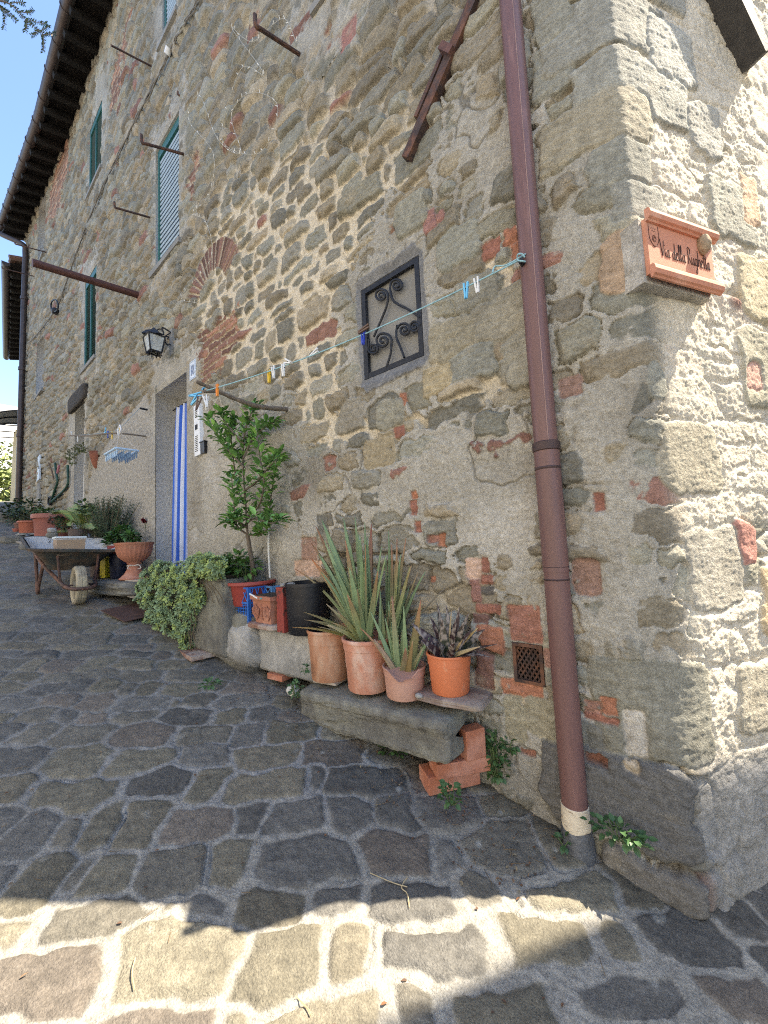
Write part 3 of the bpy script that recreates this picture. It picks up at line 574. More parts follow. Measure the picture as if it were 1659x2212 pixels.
# ================================================================== roof, gutters and openings of the house
M_iron = mat('rusty_iron', (.065, .042, .036), .75, .4, 30, .3, 120, col2=(.13, .06, .035), mscale=14)
M_black = mat('black_iron', (.022, .024, .03), .55, .3, 30, .15, 90, metal=.3)
M_pipe = mat('painted_pipe', (.158, .084, .076), .45, .12, 9, .05, 40, col2=(.24, .135, .12), mscale=16, mixpos=(.58, .72), stretch=(1, 1, .12), grain=60, gvar=.08)
M_gut = mat('dark_gutter', (.062, .046, .042), .45, .25, 8, .05, 30, metal=.35)
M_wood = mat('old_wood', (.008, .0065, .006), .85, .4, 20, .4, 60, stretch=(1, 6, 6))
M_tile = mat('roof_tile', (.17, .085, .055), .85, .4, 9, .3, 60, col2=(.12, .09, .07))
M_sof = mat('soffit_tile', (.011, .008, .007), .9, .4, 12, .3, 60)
M_ren = mat('grey_render', (.27, .265, .245), .9, .16, 6, .25, 90, col2=(.22, .21, .19), mscale=3)
M_green = mat('green_paint', (.03, .115, .10), .45, .2, 14, .05, 60)
M_dgreen = mat('dark_green_shutter', (.012, .05, .048), .5, .25, 14, .05, 60)
M_slat = mat('pale_slat', (.32, .40, .45), .4, .12, 14, .03, 60)
M_dark = mat('dark_room', (.012, .012, .014), .7, .2, 6, 0)
M_white = mat('white_plastic', (.72, .73, .74), .4, .06, 20, .02, 60)
M_ter = mat('terracotta', (.37, .155, .098), .8, .16, 9, .15, 120, col2=(.44, .24, .17), mscale=7, mixpos=(.5, .72), grain=120, gvar=.12)
ZE = 10.2
roofm = MB()
xr0, xr1 = XL - .25, XC + .45
def rpt(x, t): return (x, float(wall_y(x)) - .46 + t*5.5, ZE + .17 + t*5.5*.32)
nx = 40
P = np.array([[rpt(x, t) for t in (0, 1)] for x in np.linspace(xr0, xr1, nx)]); roofm.grid(P)
P2 = P.copy(); P2[:, :, 2] -= .06; P2 = P2[:, ::-1]; roofm.grid(P2)
for x in np.arange(xr0 + .1, xr1, .24):       # pan-and-cover tile ends along the eave
    y = float(wall_y(x)); roofm.tube([(x, y - .53, ZE + .235), (x, y + 1.0, ZE + .725)], .085, 8)
roof = roofm.build('roof', M_tile, house, smooth=False)
gm = MB(); g2 = MB()
xs = np.linspace(XL + .10, xr1, 60); th = np.linspace(math.pi, 2*math.pi, 9)
gm.grid(np.array([[(x, float(wall_y(x)) - .50 + .085*math.cos(q), ZE + .10 + .105*math.sin(q)) for q in th] for x in xs]))
gm.grid(np.array([[(x, float(wall_y(x)) - .50 + .080*math.cos(q), ZE + .10 + .098*math.sin(q)) for q in th[::-1]] for x in xs]))
for x in (xs[0], xs[-1]): gm.add([(x, float(wall_y(x)) - .50 + .085*math.cos(q), ZE + .10 + .105*math.sin(q)) for q in th], [tuple(range(9))])
for x in np.arange(XL + .3, xr1, .62): gm.tube([(x, float(wall_y(x)) - .50 + .09*math.cos(q), ZE + .10 + .11*math.sin(q)) for q in np.linspace(math.pi*.9, 2.1*math.pi, 10)], .009, 5)
gm.build('gutter', M_gut, roof)
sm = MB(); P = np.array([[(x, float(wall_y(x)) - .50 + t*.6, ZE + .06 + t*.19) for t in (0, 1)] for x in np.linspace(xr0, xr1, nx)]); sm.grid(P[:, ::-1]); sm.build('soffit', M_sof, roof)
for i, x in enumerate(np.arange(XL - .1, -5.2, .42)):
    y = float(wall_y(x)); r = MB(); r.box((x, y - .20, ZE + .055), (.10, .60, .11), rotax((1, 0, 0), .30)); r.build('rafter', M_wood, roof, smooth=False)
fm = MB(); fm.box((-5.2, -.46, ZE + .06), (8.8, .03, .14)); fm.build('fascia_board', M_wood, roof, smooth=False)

def window(k, label=None, kind='green'):
    x0, x1, z0, z1, d = OPEN[k]; y = float(wall_y((x0 + x1)/2)); W_ = x1 - x0; H_ = z1 - z0; cx, cz = (x0 + x1)/2, (z0 + z1)/2
    m = MB(); m.box((cx, y + d - .012, cz), (W_ - .01, .014, H_ - .01)); wo = m.build('window', M_dark, house, smooth=False)
    if label: wo['label'] = label
    f = MB(); t = .045; yy = y + d - .035
    if kind in ('green', 'slats'):
        f.box((x0 + t/2 + .003, yy, cz), (t, .05, H_ - .008)); f.box((x1 - t/2 - .003, yy, cz), (t, .05, H_ - .008)); f.box((cx, yy, z1 - .06), (W_ - 2*t - .01, .052, .11)); f.box((cx, yy, z0 + t/2 + .003), (W_ - 2*t - .01, .05, t))
        if kind == 'green': f.box((cx, yy - .002, cz), (.03, .05, H_ - .2))
        f.build('frame', M_green, wo, smooth=False)
        s_ = MB(); n = int(H_/(.034 if kind == 'green' else .066)); R = rotax((1, 0, 0), rad(20 if kind == 'slats' else 50))
        for i in range(n): s_.box((cx, yy + .004, z0 + .06 + (H_ - .17)*i/n), (W_ - 2*t - .012, .040 if kind == 'slats' else .036, .022 if kind == 'slats' else .006), R)
        s_.build('shutter', M_slat if kind == 'slats' else M_dgreen, wo, smooth=False)
    else:
        f.box((x0 + .03, y + d - .03, cz), (.05, .03, H_ - .01)); f.box((cx + .05, y + d - .03, z0 + .04), (W_ - .12, .03, .05)); f.build('frame', M_ren, wo, smooth=False)
    q = MB(); pr = .05
    q.box((cx, y - pr/2 + .02, z0 - .035), (W_ + .16, pr + .05, .06)); q.build('sill', M_ren, wo, smooth=False)
    return wo
window('w1', 'tall louvred shutter with pale slats under a green header', 'slats'); window('w4', 'pale slatted shutter near the eaves', 'slats'); window('w5', None, 'slats')
window('w2'); window('w3'); window('w6', None, 'plain'); window('w7', None, 'plain')
# doorways
x0, x1, z0, z1, d = OPEN['door']
m = MB(); m.box(((x0 + x1)/2, d + .01, (z0 + z1)/2), (x1 - x0 - .01, .012, z1 - z0 - .01)); dw = m.build('doorway', M_dark, house, smooth=False)
m = MB(); m.box(((x0 + x1)/2, .10, .945), (x1 - x0 - .01, .30, .09)); m.build('threshold', M_ren, dw, smooth=False)
m = MB(); m.tube([(x0 + .02, .17, z1 - .16), (x1 - .02, .17, z1 - .16)], .008); m.build('curtain_rod', M_black, dw)
x0, x1, z0, z1, d = OPEN['door2']
m = MB(); m.box(((x0 + x1)/2, d - .02, (z0 + z1)/2), (x1 - x0 - .01, .012, z1 - z0 - .01)); d2 = m.build('doorway', M_dark, house, smooth=False)
m = nrock(((x0 + x1)/2 - .05, -.02, z1 + .16), (x1 - x0 + .5, .14, .3), 5, pw=6, rough=.03, n=44); m.build('lintel', mat('weathered_beam', (.05, .042, .034), .9, .4, 14, .6, 50, stretch=(1, 6, 8)), d2)
def curtain(name, xa, xb, y, zt, zb, cols, label, cat, folds, amp, mname, gather=0.):
    m = MB(); nu, nv = 90, 30; Pp = []; cc = []
    for i in range(nu):
        row = []
        for j in range(nv):
            u, v = i/(nu - 1), j/(nv - 1); g = 1 - gather*(1 - v)**3
            x = xb - (xb - xa)*(1 - u)*g
            row.append((x, y + amp*math.sin(u*folds*6.28 + .6*math.sin(3*v))*(.6 + .5*v), zt + (zb - zt)*v)); cc.append(cols(u, v))
        Pp.append(row)
    m.grid(np.array(Pp), cc); o = m.build(name, mat(mname, vc=True, rough=.85, var=.06, scale=60, bump=.15, bscale=300), None, org=((xa + xb)/2, y, zb)); tag(o, label, cat); return o
BL, WH = (.045, .14, .58), (.62, .66, .76)
def stripes(u, v):
    q = (u*12.5 + .1) % 1
    return BL if q < .48 else WH
x0, x1, z0, z1, d = OPEN['door']
cu = curtain('door_curtain', x0 + .012, x1 - .02, .175, z1 - .17, 1.06, stripes, 'blue and white striped fabric curtain hanging in the near doorway', 'curtain', 7.5, .05, 'striped_cloth', .12)
m = MB(); m.tube(bez([(x0 + .04, .14, 1.30), (x0 + .3, .125, 1.33), (x1 - .05, .14, 1.36)]), .012, 8, flat=.5); m.build('tie_band', mat('white_cloth', (.66, .68, .72), .9, .08, 40, .1, 200), cu)
x0, x1, z0, z1, d = OPEN['door2']
curtain('door_curtain', x1 - .30, x1 - .03, .05, z1 - .45, 1.62, lambda u, v: (.58, .57, .54), 'plain white curtain gathered in the far doorway below the dark wooden lintel', 'curtain', 2.5, .03, 'plain_cloth')

# ------------------------------------------------------------------ neighbouring houses
def nby(x): return -.19 + .096*(-13.2 - x)
nb = root('neighbour_house', (XL - 2, float(wall_y(XL - 2)), 3), 'low stone house beyond the far drainpipe with dark rafters under its eave', 'house')
xa, xb = XL - .03, -20.2; za = 9.15
m = MB(); P = np.array([[(x, nby(x) + .02*vn(np.array([x*9.]), np.array([z*9.]))[0], z) for z in np.linspace(1.5, za + .2, 60)] for x in np.linspace(xb, xa, 120)])
cc = [tuple(np.array((.24, .215, .16))*(1 + .5*vn(np.array([p[0]*5.]), np.array([p[2]*7.]))[0])) for p in P.reshape(-1, 3)]
m.grid(P, cc); m.box(((xa + xb)/2, 3.6, 5), (xa - xb - .1, 5.5, 2*(za - 5)), col=(.25, .22, .17)); m.build('wall', M_wall, nb)
m = MB(); P = np.array([[(x, nby(x) - .30 + t*4.4, za + .16 + t*4.4*.32) for t in (0, 1)] for x in np.linspace(xb, xa + .3, 20)]); m.grid(P); P = P.copy()[:, ::-1]; P[:, :, 2] -= .05; m.grid(P)
for x in np.arange(xb, xa + .3, .24): m.tube([(x, nby(x) - .36, za + .22), (x, nby(x) + .6, za + .53)], .08, 6)
rn = m.build('roof', M_tile, nb, smooth=False)
m = MB(); xs = np.linspace(xb, xa + .22, 30)
for sgn in (1, -1): m.grid(np.array([[(x, nby(x) - .42 + (.09 + .004*sgn)*math.cos(q), za + .10 + (.11 + .005*sgn)*math.sin(q)) for q in (th if sgn > 0 else th[::-1])] for x in xs]))
m.add([(xs[-1], nby(xs[-1]) - .42 + .09*math.cos(q), za + .10 + .11*math.sin(q)) for q in th], [tuple(range(9))])
m.build('gutter', M_gut, rn)
m = MB(); P = np.array([[(x, nby(x) - .34 + t*.5, za + .075 + t*.158) for t in (0, 1)] for x in (xb, xa + .3)]); m.grid(P[:, ::-1]); m.build('soffit', M_sof, rn)
for x in np.arange(xb + .3, xa + .1, .40):
    r = MB(); r.box((x, nby(x) - .08, za + .05), (.12, .52, .10), rotax((1, 0, 0), .30)); r.build('rafter', M_wood, rn, smooth=False)
def drain(name, pts, r, label, m_, bands=(), org=None, rings=()):
    t = root(name, org if org is not None else pts[-1], label, 'drainpipe')
    m = MB(); m.tube(pts, r, 20); m.build('pipe', m_, t)
    for (c, h, k, mm, nm) in rings:
        q = MB(); q.lathe([(r*1.0, -h/2), (r*k, -h/2), (r*k, h/2), (r*1.0, h/2)], c, 24); q.build(nm, mm, t)
    return t
# far drainpipe: gutter end, swan neck, wall
fb = F(46, 1085, -.09); xg = XL + .18; yg = float(wall_y(xg)) - .56; xp = float(F(54, 620, -.09)[0]); yp = float(wall_y(xp)) - .10; zb = float(zg(xp, yp))
print('far pipe', fb, xg, xp)
sw = bez([(xg, yg + .05, ZE - .02), (xg - .01, yg + .02, ZE - .22), (xp + .02, yp - .06, ZE - .55), (xp, yp, ZE - .75), (xp, yp, ZE - 1.2)], 6)
drain('drainpipe', sw + [(xp, yp, zb - .02)], .062, 'brown drainpipe with swan neck at the far end of the stone house', M_gut, rings=[((xp, yp, z), .08, 1.25, M_gut, 'collar') for z in (8.2, 6.3, 4.55)])
_q = hit(21, 900, (.096, 1, 0), (-13.2, -.27, 0)); xq = float(_q[0]); yq = nby(xq) - .08; print('nb pipe', xq); zq = float(zg(xq, yq))
sw = bez([(xq + .1, yq - .34, za + .02), (xq + .1, yq - .32, za - .2), (xq + .03, yq - .05, za - .45), (xq, yq, za - .65), (xq, yq, za - 1)], 6)
drain('drainpipe', sw + [(xq, yq, zq - .02)], .055, 'slim brown drainpipe on the low house beyond, leftmost in view', M_gut)
# house across the alley, whose eave throws the straight shadow on the cobbles (it stands to the right, out of the picture)
oc = root('alley_house', KP + ED*9 + EN*4, 'plain plastered house on the right side of the alley, out of the picture', 'house')
HE = 7.5; kk = (HE - .51)/SD[2]; Q = KP + np.array([0, 0, .51]) + SD*kk; dn = float((Q - KP) @ EN); s0 = float((Q - KP) @ ED)
print('alley', dn, s0)
sA, sB = 2.7, 15.0
m = MB(); c_ = KP + ED*(sA + sB)/2 + EN*(dn + 3); m.box((c_[0], c_[1], HE/2 - 1), (sB - sA, 6, HE + 2), rotz(EA)); m.build('wall', mat('cream_plaster', (.66, .60, .50), .9, .12, 5, .2, 60), oc, smooth=False)
# unseen house added behind the camera: sunlit plaster that bounces light on the shaded front
oh = root('unseen_bounce_house', (-6, -8, 1), 'unseen long pale house added behind the viewer to bounce light on the shaded front', 'house')
m = MB(); m.box((-7, -9.5, 3.4), (26, 5, 8)); m.build('wall', mat('pale_plaster', (.72, .70, .65), .9, .12, 5, .2, 60), oh, smooth=False)
m = MB(); m.add([(-20.5, -6.6, 7.3), (6.5, -6.6, 7.3), (6.5, -12.4, 9.0), (-20.5, -12.4, 9.0), (-20.5, -6.6, 7.42), (6.5, -6.6, 7.42), (6.5, -12.4, 9.12), (-20.5, -12.4, 9.12)], [(3, 2, 1, 0), (4, 5, 6, 7), (0, 1, 5, 4), (1, 2, 6, 5), (2, 3, 7, 6), (3, 0, 4, 7)]); m.build('roof', M_tile, oh, smooth=False)

# ------------------------------------------------------------------ the near drainpipe
px = -.485; py = -.062; zb = float(zg(px, py))
PIPE = (px, py)
t = root('drainpipe', (px, py, zb), 'tall red-brown metal drainpipe near the house corner with a white foot', 'drainpipe')
m = MB(); m.tube([(px, py, zb + .155), (px, py, 1.32), ], .0475, 28); m.tube([(px, py, 1.30), (px, py, 1.80)], .0495, 28); m.tube([(px, py, 1.78), (px - .005, py, 6), (px - .005, py, ZE - .4)], .046, 28); m.build('pipe', M_pipe, t)
m = MB(); m.lathe([(.048, -.02), (.054, -.016), (.054, .016), (.048, .02)], (px, py, 1.81), 28); m.lathe([(.0495, -.006), (.052, 0), (.0495, .006)], (px, py, 1.72), 28); m.lathe([(.0475, -.004), (.0505, 0), (.0475, .004)], (px, py, 1.32), 28); m.lathe([(.0475, -.004), (.0505, 0), (.0475, .004)], (px, py, 1.27), 28); m.build('collar', mat('dark_collar', (.06, .035, .032), .6, .2, 12, .05), t)
m = MB(); m.lathe([(.050, .07), (.0515, .075), (.051, .12), (.0495, .168), (.0485, .169)], (px, py, zb), 32); m.build('white_sleeve', mat('chipped_white', (.66, .58, .45), .6, .1, 25, .2, 120, col2=(.20, .13, .08), mscale=22, mixpos=(.56, .66), stretch=(1, 1, 3)), t)
m = MB(); m.lathe([(.062, -.03), (.060, .03), (.056, .062), (.053, .085), (.049, .088)], (px, py, zb), 40, wob=.004); m.build('lead_boot', mat('lead', (.12, .125, .135), .5, .25, 20, .5, 45, metal=.3), t)
for zc_ in (1.83, 3.9): m = MB(); m.tube([(px, .05, zc_), (px, py - .01, zc_)], .012, 8); m.build('wall_clip', M_iron, t)
m = MB(); m.tube([(px + .0462*math.cos(-1.05), py + .0462*math.sin(-1.05), 1.83), (px - .005 + .0462*math.cos(-1.05), py + .0462*math.sin(-1.05), 6.5)], .0022, 5); m.build('seam', mat('pipe_seam', (.30, .19, .17), .5, .2, 30, .1, stretch=(1, 1, .2)), t)

# ------------------------------------------------------------------ street sign
sg = KP + EN*.035
def SP(s, z, o=0.): return KP + ED*s + EN*o + np.array([0, 0, z])
s0, s1, z0, z1 = -.012, .352, 2.352, 2.603
t = root('street_sign', SP(.17, 2.33, .04), 'terracotta street sign lettered Via della Rughetta on the sunny corner wall', 'street sign')
RS = np.stack([ED, -EN, np.array([0, 0, 1.0])], 1)
def sbox(m, sa, sb, za, zb_, oa, ob): c = SP((sa + sb)/2, (za + zb_)/2, (oa + ob)/2); m.box(c, (sb - sa, ob - oa, zb_ - za), RS)
m = MB(); sbox(m, s0, s1, z0 + .02, z1 - .02, .0585, .075)
M_sign = mat('sign_terracotta', (.56, .25, .16), .8, .08, 14, .12, 160, col2=(.62, .34, .24), mscale=8, mixpos=(.5, .72), grain=150, gvar=.12); M_let = mat('lettering_brown', (.045, .022, .02), .8, .1)
m.build('plaque', M_sign, t, smooth=False)
def lip(zc, nm, rr, oo):
    m = MB(); prof = [(-.026, 0), (-.026, .014), (-.020, .020), (-.016, .034), (.0, .042), (.016, .036), (.024, .024), (.024, 0)]
    A = np.array([[SP(s, zc + z*rr, .0755 + o*oo) for z, o in prof] for s in (s0 - .004, s1 + .018)]); m.grid(A); m.add(list(A[0]), [tuple(range(8))]); m.add(list(A[1]), [tuple(range(8))[::-1]]); m.build(nm, M_sign, t, smooth=False)
lip(z1 - .012, 'top_lip', .9, .55); lip(z0 + .026, 'bottom_lip', .95, .5)
m = MB(); sbox(m, s0 - .014, s1 - .003, z0 - .006, z1 - .010, -.06, .058); m.build('mortar_bed', mat('white_mortar', (.46, .44, .40), .9, .2, 20, .8, 60, col2=(.33, .31, .27), mscale=14, grain=120), t, smooth=False)
GL = {'V': (.5, [[(0, 1), (.02, .75), (.2, 0), (.3, .35), (.42, .95)]]), 'i': (.22, [[(.03, .48), (.04, .12), (.1, .0), (.18, .06)], [(.02, .68), (.04, .72)]]),
 'a': (.42, [[(.3, .42), (.16, .46), (.03, .3), (.03, .1), (.13, 0), (.25, .12), (.31, .44), (.3, .12), (.36, 0), (.42, .05)]]),
 'd': (.42, [[(.28, .4), (.14, .46), (.03, .3), (.03, .1), (.13, 0), (.25, .12), (.3, .98), (.29, .14), (.34, 0), (.42, .06)]]),
 'e': (.34, [[(.02, .2), (.2, .26), (.24, .4), (.13, .47), (.03, .32), (.04, .08), (.14, 0), (.34, .1)]]),
 'l': (.24, [[(.0, .1), (.12, .5), (.16, .92), (.1, 1.0), (.06, .85), (.06, .15), (.12, 0), (.24, .1)]]),
 'R': (.46, [[(.03, 0), (.04, .5), (.03, 1), (.2, 1.02), (.32, .88), (.27, .65), (.06, .52), (.2, .3), (.4, 0)]]),
 'u': (.42, [[(.03, .46), (.03, .12), (.12, 0), (.25, .12), (.29, .46), (.29, .1), (.36, 0), (.42, .06)]]),
 'g': (.4, [[(.28, .4), (.14, .46), (.03, .3), (.03, .1), (.13, 0), (.25, .12), (.3, .45), (.29, -.2), (.2, -.5), (.08, -.42), (.12, -.3), (.4, .05)]]),
 'h': (.4, [[(.04, 1), (.05, .5), (.04, 0), (.08, .3), (.2, .46), (.28, .36), (.29, .08), (.34, 0), (.4, .05)]]),
 't': (.24, [[(.1, .86), (.09, .12), (.14, 0), (.24, .06)], [(-.04, .62), (.26, .66)]]), ' ': (.3, [])}
def write(m, text, origin, du, dv, dn_, size, r):
    x = 0
    for ch in text:
        adv, strokes = GL[ch]
        for st in strokes: m.tube([origin + du*(x + a*size[0]) + dv*(b*size[1]) + dn_*.0006 for a, b in bez([(p[0], p[1]) for p in st], 5)], r, 5)
        x += adv*size[0]
    return x
m = MB(); write(m, 'Via della Rughetta', SP(.052, 2.452, .0755), ED, np.array([0, 0, 1.0]), EN, (.0440, .064), .0012); m.build('lettering', M_let, t)
m = MB(); cr = lambda a, b: SP(-.002 + a*.050, 2.480 + b*.074, .0758)   # shield-shaped crest
sh = [(.0, 1.12), (.0, .5), (.15, .2), (.5, 0), (.85, .2), (1, .5), (1, 1.12)]
m.tube([cr(*p) for p in bez(sh, 5)], .0010, 5); m.tube([cr(.02, 1.2), cr(.98, 1.2)], .0010, 5)
m.tube([cr(.5 + .2*math.cos(q), .42 + .17*math.sin(q)) for q in np.linspace(0, 6.28, 16)], .0008, 5); m.tube([cr(.5 + .1*math.cos(q), .42 + .09*math.sin(q)) for q in np.linspace(0, 5, 12)], .0008, 5)
for a, b in ((.28, .92), (.5, .96), (.68, .9), (.4, .82), (.58, .8)): m.tube([cr(a - .06, b), cr(a + .05, b + .03)], .0009, 5)
m.build('crest', M_let, t)
o = nrock(SP(.288, 2.543, .085), (.048, .045, .075), 3, RS, pw=2.2, rough=.10, n=24); o = o.build('mud_nest', mat('dry_mud', (.36, .28, .19), .95, .3, 60, .6, 120), None, org=SP(.290, 2.49, .08)); tag(o, 'small grey-brown mud nest stuck on the terracotta street sign', 'wasp nest')

# ------------------------------------------------------------------ braces, iron bars, cables
def strut(a, b, wd, tk, n, label, extra=None):
    a, b, n = map(lambda q: np.array(q, float), (a, b, n)); t_ = (b - a)/np.linalg.norm(b - a); s_ = np.cross(t_, n)
    m = MB(); R = np.stack([s_, n, t_], 1); m.box((a + b)/2, (wd, tk, np.linalg.norm(b - a)), R)
    r = root('iron_brace', a, label, 'brace'); m.build('bar', M_iron, r, smooth=False)
    if extra: extra(r, R, a, t_)
    return r
a, b = F(880, 345, -.03), F(1028, 0, -.03); b = a + (b - a)*1.5
def cl(r, R, a, t_):
    c = F(968, 112, -.045); m = MB(); m.box(c, (.10, .06, .035), R @ rotax((0, 1, 0), .25)); m.build('clamp', mat('rust_plate', (.12, .06, .05), .8, .3, 30, .3), r, smooth=False)
    m = MB(); m.box(F(930, 190, -.022) - R[:, 0]*.008, (.025, .03, .28), R); m.build('wedge', M_iron, r, smooth=False)
strut(a, b, .055, .05, (0, -1, 0), 'rusty iron brace slanting up the shaded wall left of the red-brown drainpipe', cl)
(sa, za_), (sb, zb_) = RF(1632, 135, .06), RF(1568, 0, .06); a, b = SP(sa, za_, .06), SP(sb, zb_, .06); b = a + (b - a)*3
M_iron_ = M_iron; M_iron = mat('dark_iron', (.045, .042, .04), .7, .3, 25, .2, 90); strut(a, b, .07, .10, EN, 'dark iron brace on the sunny wall at the upper right above the street sign')
M_iron = M_iron_
def ibar(rootpx, tippx, r, label, hook=None, m_=None, name='iron_bar', up=.0):
    P = F(*rootpx); P[1] += .03; T = atx(*tippx, P[0]); pts = [P, T]
    if hook: pts = bez([P, (P*0.15 + T*.85), T - (T - P)*.02, T + np.array([0, 0, hook])], 6)
    m = MB(); m.tube(pts, r, 8); o = m.build(name, m_ or M_iron, None, org=P); tag(o, label, 'iron bar', 'iron bars sticking out of the facade'); return o
ibar((330, 143), (240, 98), .011, 'straight thin iron bar near the top of the facade, under the eaves', up=0)
ibar((400, 331), (305, 308), .014, 'hooked iron bar crossing the tall louvred shutter', .09)
ibar((330, 470), (247, 448), .012, 'hooked iron bar left of the tall louvred shutter', .07)
ibar((653, 118), (551, 55), .014, 'hooked iron bar beside the topmost window in the middle of the facade', .08)
ibar((102, 545), (32, 527), .013, 'iron bar beside the swan neck of the far drainpipe', .04)
ibar((76, 597), (4, 579), .013, 'iron bar across the far drainpipe above the low house', .04)
ibar((393, 212), (384, 203), .010, 'short hook above the tall louvred shutter', .03)
P = F(303, 638); P[1] = .05; T = atx(70, 567, P[0]); m = MB(); m.tube([P, T], .042, 14); o = m.build('iron_tube', mat('rust_tube', (.085, .035, .028), .6, .3, 20, .15), None, org=P); tag(o, 'thick rusty iron tube sticking far out of the facade above the street', 'iron tube')
t = root('power_cable', F(250, 330, -.05), 'twisted grey power cables slanting down the facade to a dark junction', 'cable')
cp = [F(x, y, -.045) for x, y in ((430, 0), (385, 75), (340, 168), (270, 305), (200, 455), (150, 590), (128, 655))]
for k in range(3):
    m = MB(); pth = bez(cp, 14); m.tube([p + np.array([.020*(k - 1) + .006*math.sin(i*.9 + k*2.1), -.008*math.cos(i*.9 + k*2.1), .014*(k - 1) + .005*math.cos(i*1.3 + k*2.1)]) for i, p in enumerate(pth)], .006, 5); m.build('strand', mat('cable_grey', (.19, .175, .15), .7, .1), t)
m = MB(); m.tube([F(361, 118, -.06), F(365, 103, -.06)], .035, 10); m.build('insulator', M_white, t)
t2 = root('junction_clamp', F(118, 660, -.08), 'small dark cable clamp with coiled wires where the power cables end', 'cable clamp')
m = MB(); m.tube(bez([F(118 + 8*math.cos(q), 660 + 13*math.sin(q), -.10) for q in np.linspace(0, 11, 16)], 4), .014, 6); m.build('coil', M_black, t2)
m = nrock(F(119, 672, -.08), (.16, .12, .12), 4, n=16); m.build('clamp_body', M_black, t2)
m = MB(); m.tube(bez([F(116, 675, -.05), F(98, 700, -.05), F(80, 722, -.05), F(68, 735, -.05), F(60, 742, -.05)]), .010, 5); m.build('wire', mat('cable_grey'), t2)
# string of little lights zig-zagging over the wall
t = root('string_lights', F(470, 300, -.04), 'string of tiny white lights zigzagging over the upper facade', 'string lights')
lp = [(425, 655), (392, 640), (455, 560), (445, 480), (418, 460), (452, 420), (460, 330), (408, 260), (430, 205), (470, 300), (520, 330), (500, 250), (540, 200), (600, 230), (560, 330), (480, 300), (520, 150), (570, 160), (500, 60), (545, 90), (610, 40), (640, 90)]
pth = bez([F(x, y, -.05) for x, y in lp], 9); m = MB(); m.tube(pth, .0022, 4); m.build('wire', mat('pale_wire', (.42, .40, .34), .7, .1), t)
M_led = mat('pale_bulb', (.75, .73, .66), .4, .05); b0 = None
for i in range(1, len(pth), 2):
    p = pth[i]; q = random.uniform(0, 3.14); dv = np.array([math.cos(q), -.3, math.sin(q)])*.028
    m = MB(); m.tube([p, p + dv*.85], .0028, 5); m.build('bulb', M_led, t, smooth=False)
# ------------------------------------------------------------------ lantern, number plate, wall boxes
t = root('wall_lantern', F(372, 745), 'wrought iron lantern with frosted glass on a curled bracket by the door', 'lantern')
B0 = F(372, 740, -.02); m = MB(); m.box(B0 + np.array([0, 0, .0]), (.07, .03, .30)); m.build('backplate', M_ren, t, smooth=False)
Lc = atx(333, 745, B0[0]); mp_ = mpp(Lc); Lh = 48*mp_; print('lamp', B0, Lc, Lh)
top = Lc + np.array([0, 0, Lh*.62])
m = MB(); m.tube(bez([B0 + np.array([0, -.01, .11]), B0 + np.array([0, -.10, .13]), (B0 + top)/2 + np.array([0, 0, .03]), top + np.array([0, -.01, .02]), top]), .008, 6)
m.tube(bez([B0 + np.array([0, -.01, -.03]), B0 + np.array([0, -.06, -.04]), B0 + np.array([0, -.08, .03]), B0 + np.array([0, -.04, .05]), B0 + np.array([0, -.05, .02])]), .007, 6)
m.tube(bez([B0 + np.array([0, -.02, .10]), B0 + np.array([0, -.10, .03]), B0 + np.array([0, -.15, .08]), B0 + np.array([0, -.11, .11]), B0 + np.array([0, -.10, .09])]), .006, 6); m.build('bracket', M_black, t)
w1, w0 = .080, .055; m = MB(); G4 = []
for sx, sy in ((-1, -1), (1, -1), (1, 1), (-1, 1)):
    m.tube([Lc + np.array([sx*w1, sy*w1, Lh*.36]), Lc + np.array([sx*w0, sy*w0, -Lh*.36])], .008, 6)
for k, ww in ((.36, w1), (-.36, w0)):
    c4 = [Lc + np.array([sx*ww, sy*ww, Lh*k]) for sx, sy in ((-1, -1), (1, -1), (1, 1), (-1, 1))]
    for i in range(4): m.tube([c4[i], c4[(i + 1) % 4]], .008, 6)
for i in range(10): q = 6.28*i/10; m.tube(bez([Lc + np.array([.06*math.cos(q), .06*math.sin(q), -Lh*.37]), Lc + np.array([.075*math.cos(q), .075*math.sin(q), -Lh*.46]), Lc + np.array([.05*math.cos(q), .05*math.sin(q), -Lh*.44])], 4), .005, 5)
m.build('frame', M_black, t)
m = MB(); m.lathe([(.122, 0), (.118, .006), (.08, .05), (.03, .075), (.012, .10), (0, .105)], Lc + np.array([0, 0, Lh*.37]), 4); m.build('cap', M_black, t, smooth=False)
m = MB(); vs = [Lc + np.array([sx*ww*.97, sy*ww*.97, Lh*k]) for k, ww in ((.35, w1), (-.35, w0)) for sx, sy in ((-1, -1), (1, -1), (1, 1), (-1, 1))]
m.add(vs, [(0, 4, 5, 1), (1, 5, 6, 2), (2, 6, 7, 3), (3, 7, 4, 0)]); m.build('glass', mat('frosted_glass', (.42, .44, .42), .25, .3, 60, .6, 120, spec=.7), t, smooth=False)
C0 = F(419, 800, -.02); t = root('house_number', C0, 'white house number tile reading 18 beside the near doorway', 'number plate')
m = MB(); m.box(C0, (.13, .03, .19)); m.build('tile', mat('tile_white', (.62, .68, .76), .35, .05), t, smooth=False)
M_blue = mat('number_blue', (.05, .10, .22), .6, .05); m = MB(); fr_ = [C0 + np.array([sx*.055, -.016, sz*.085]) for sx, sz in ((-1, -1), (1, -1), (1, 1), (-1, 1))]
for i in range(4): m.tube([fr_[i], fr_[(i + 1) % 4]], .0015, 4)
m.build('border', mat('border_blue', (.25, .40, .60), .6), t)
m = MB(); q = lambda a, b: C0 + np.array([a, -.016, b])
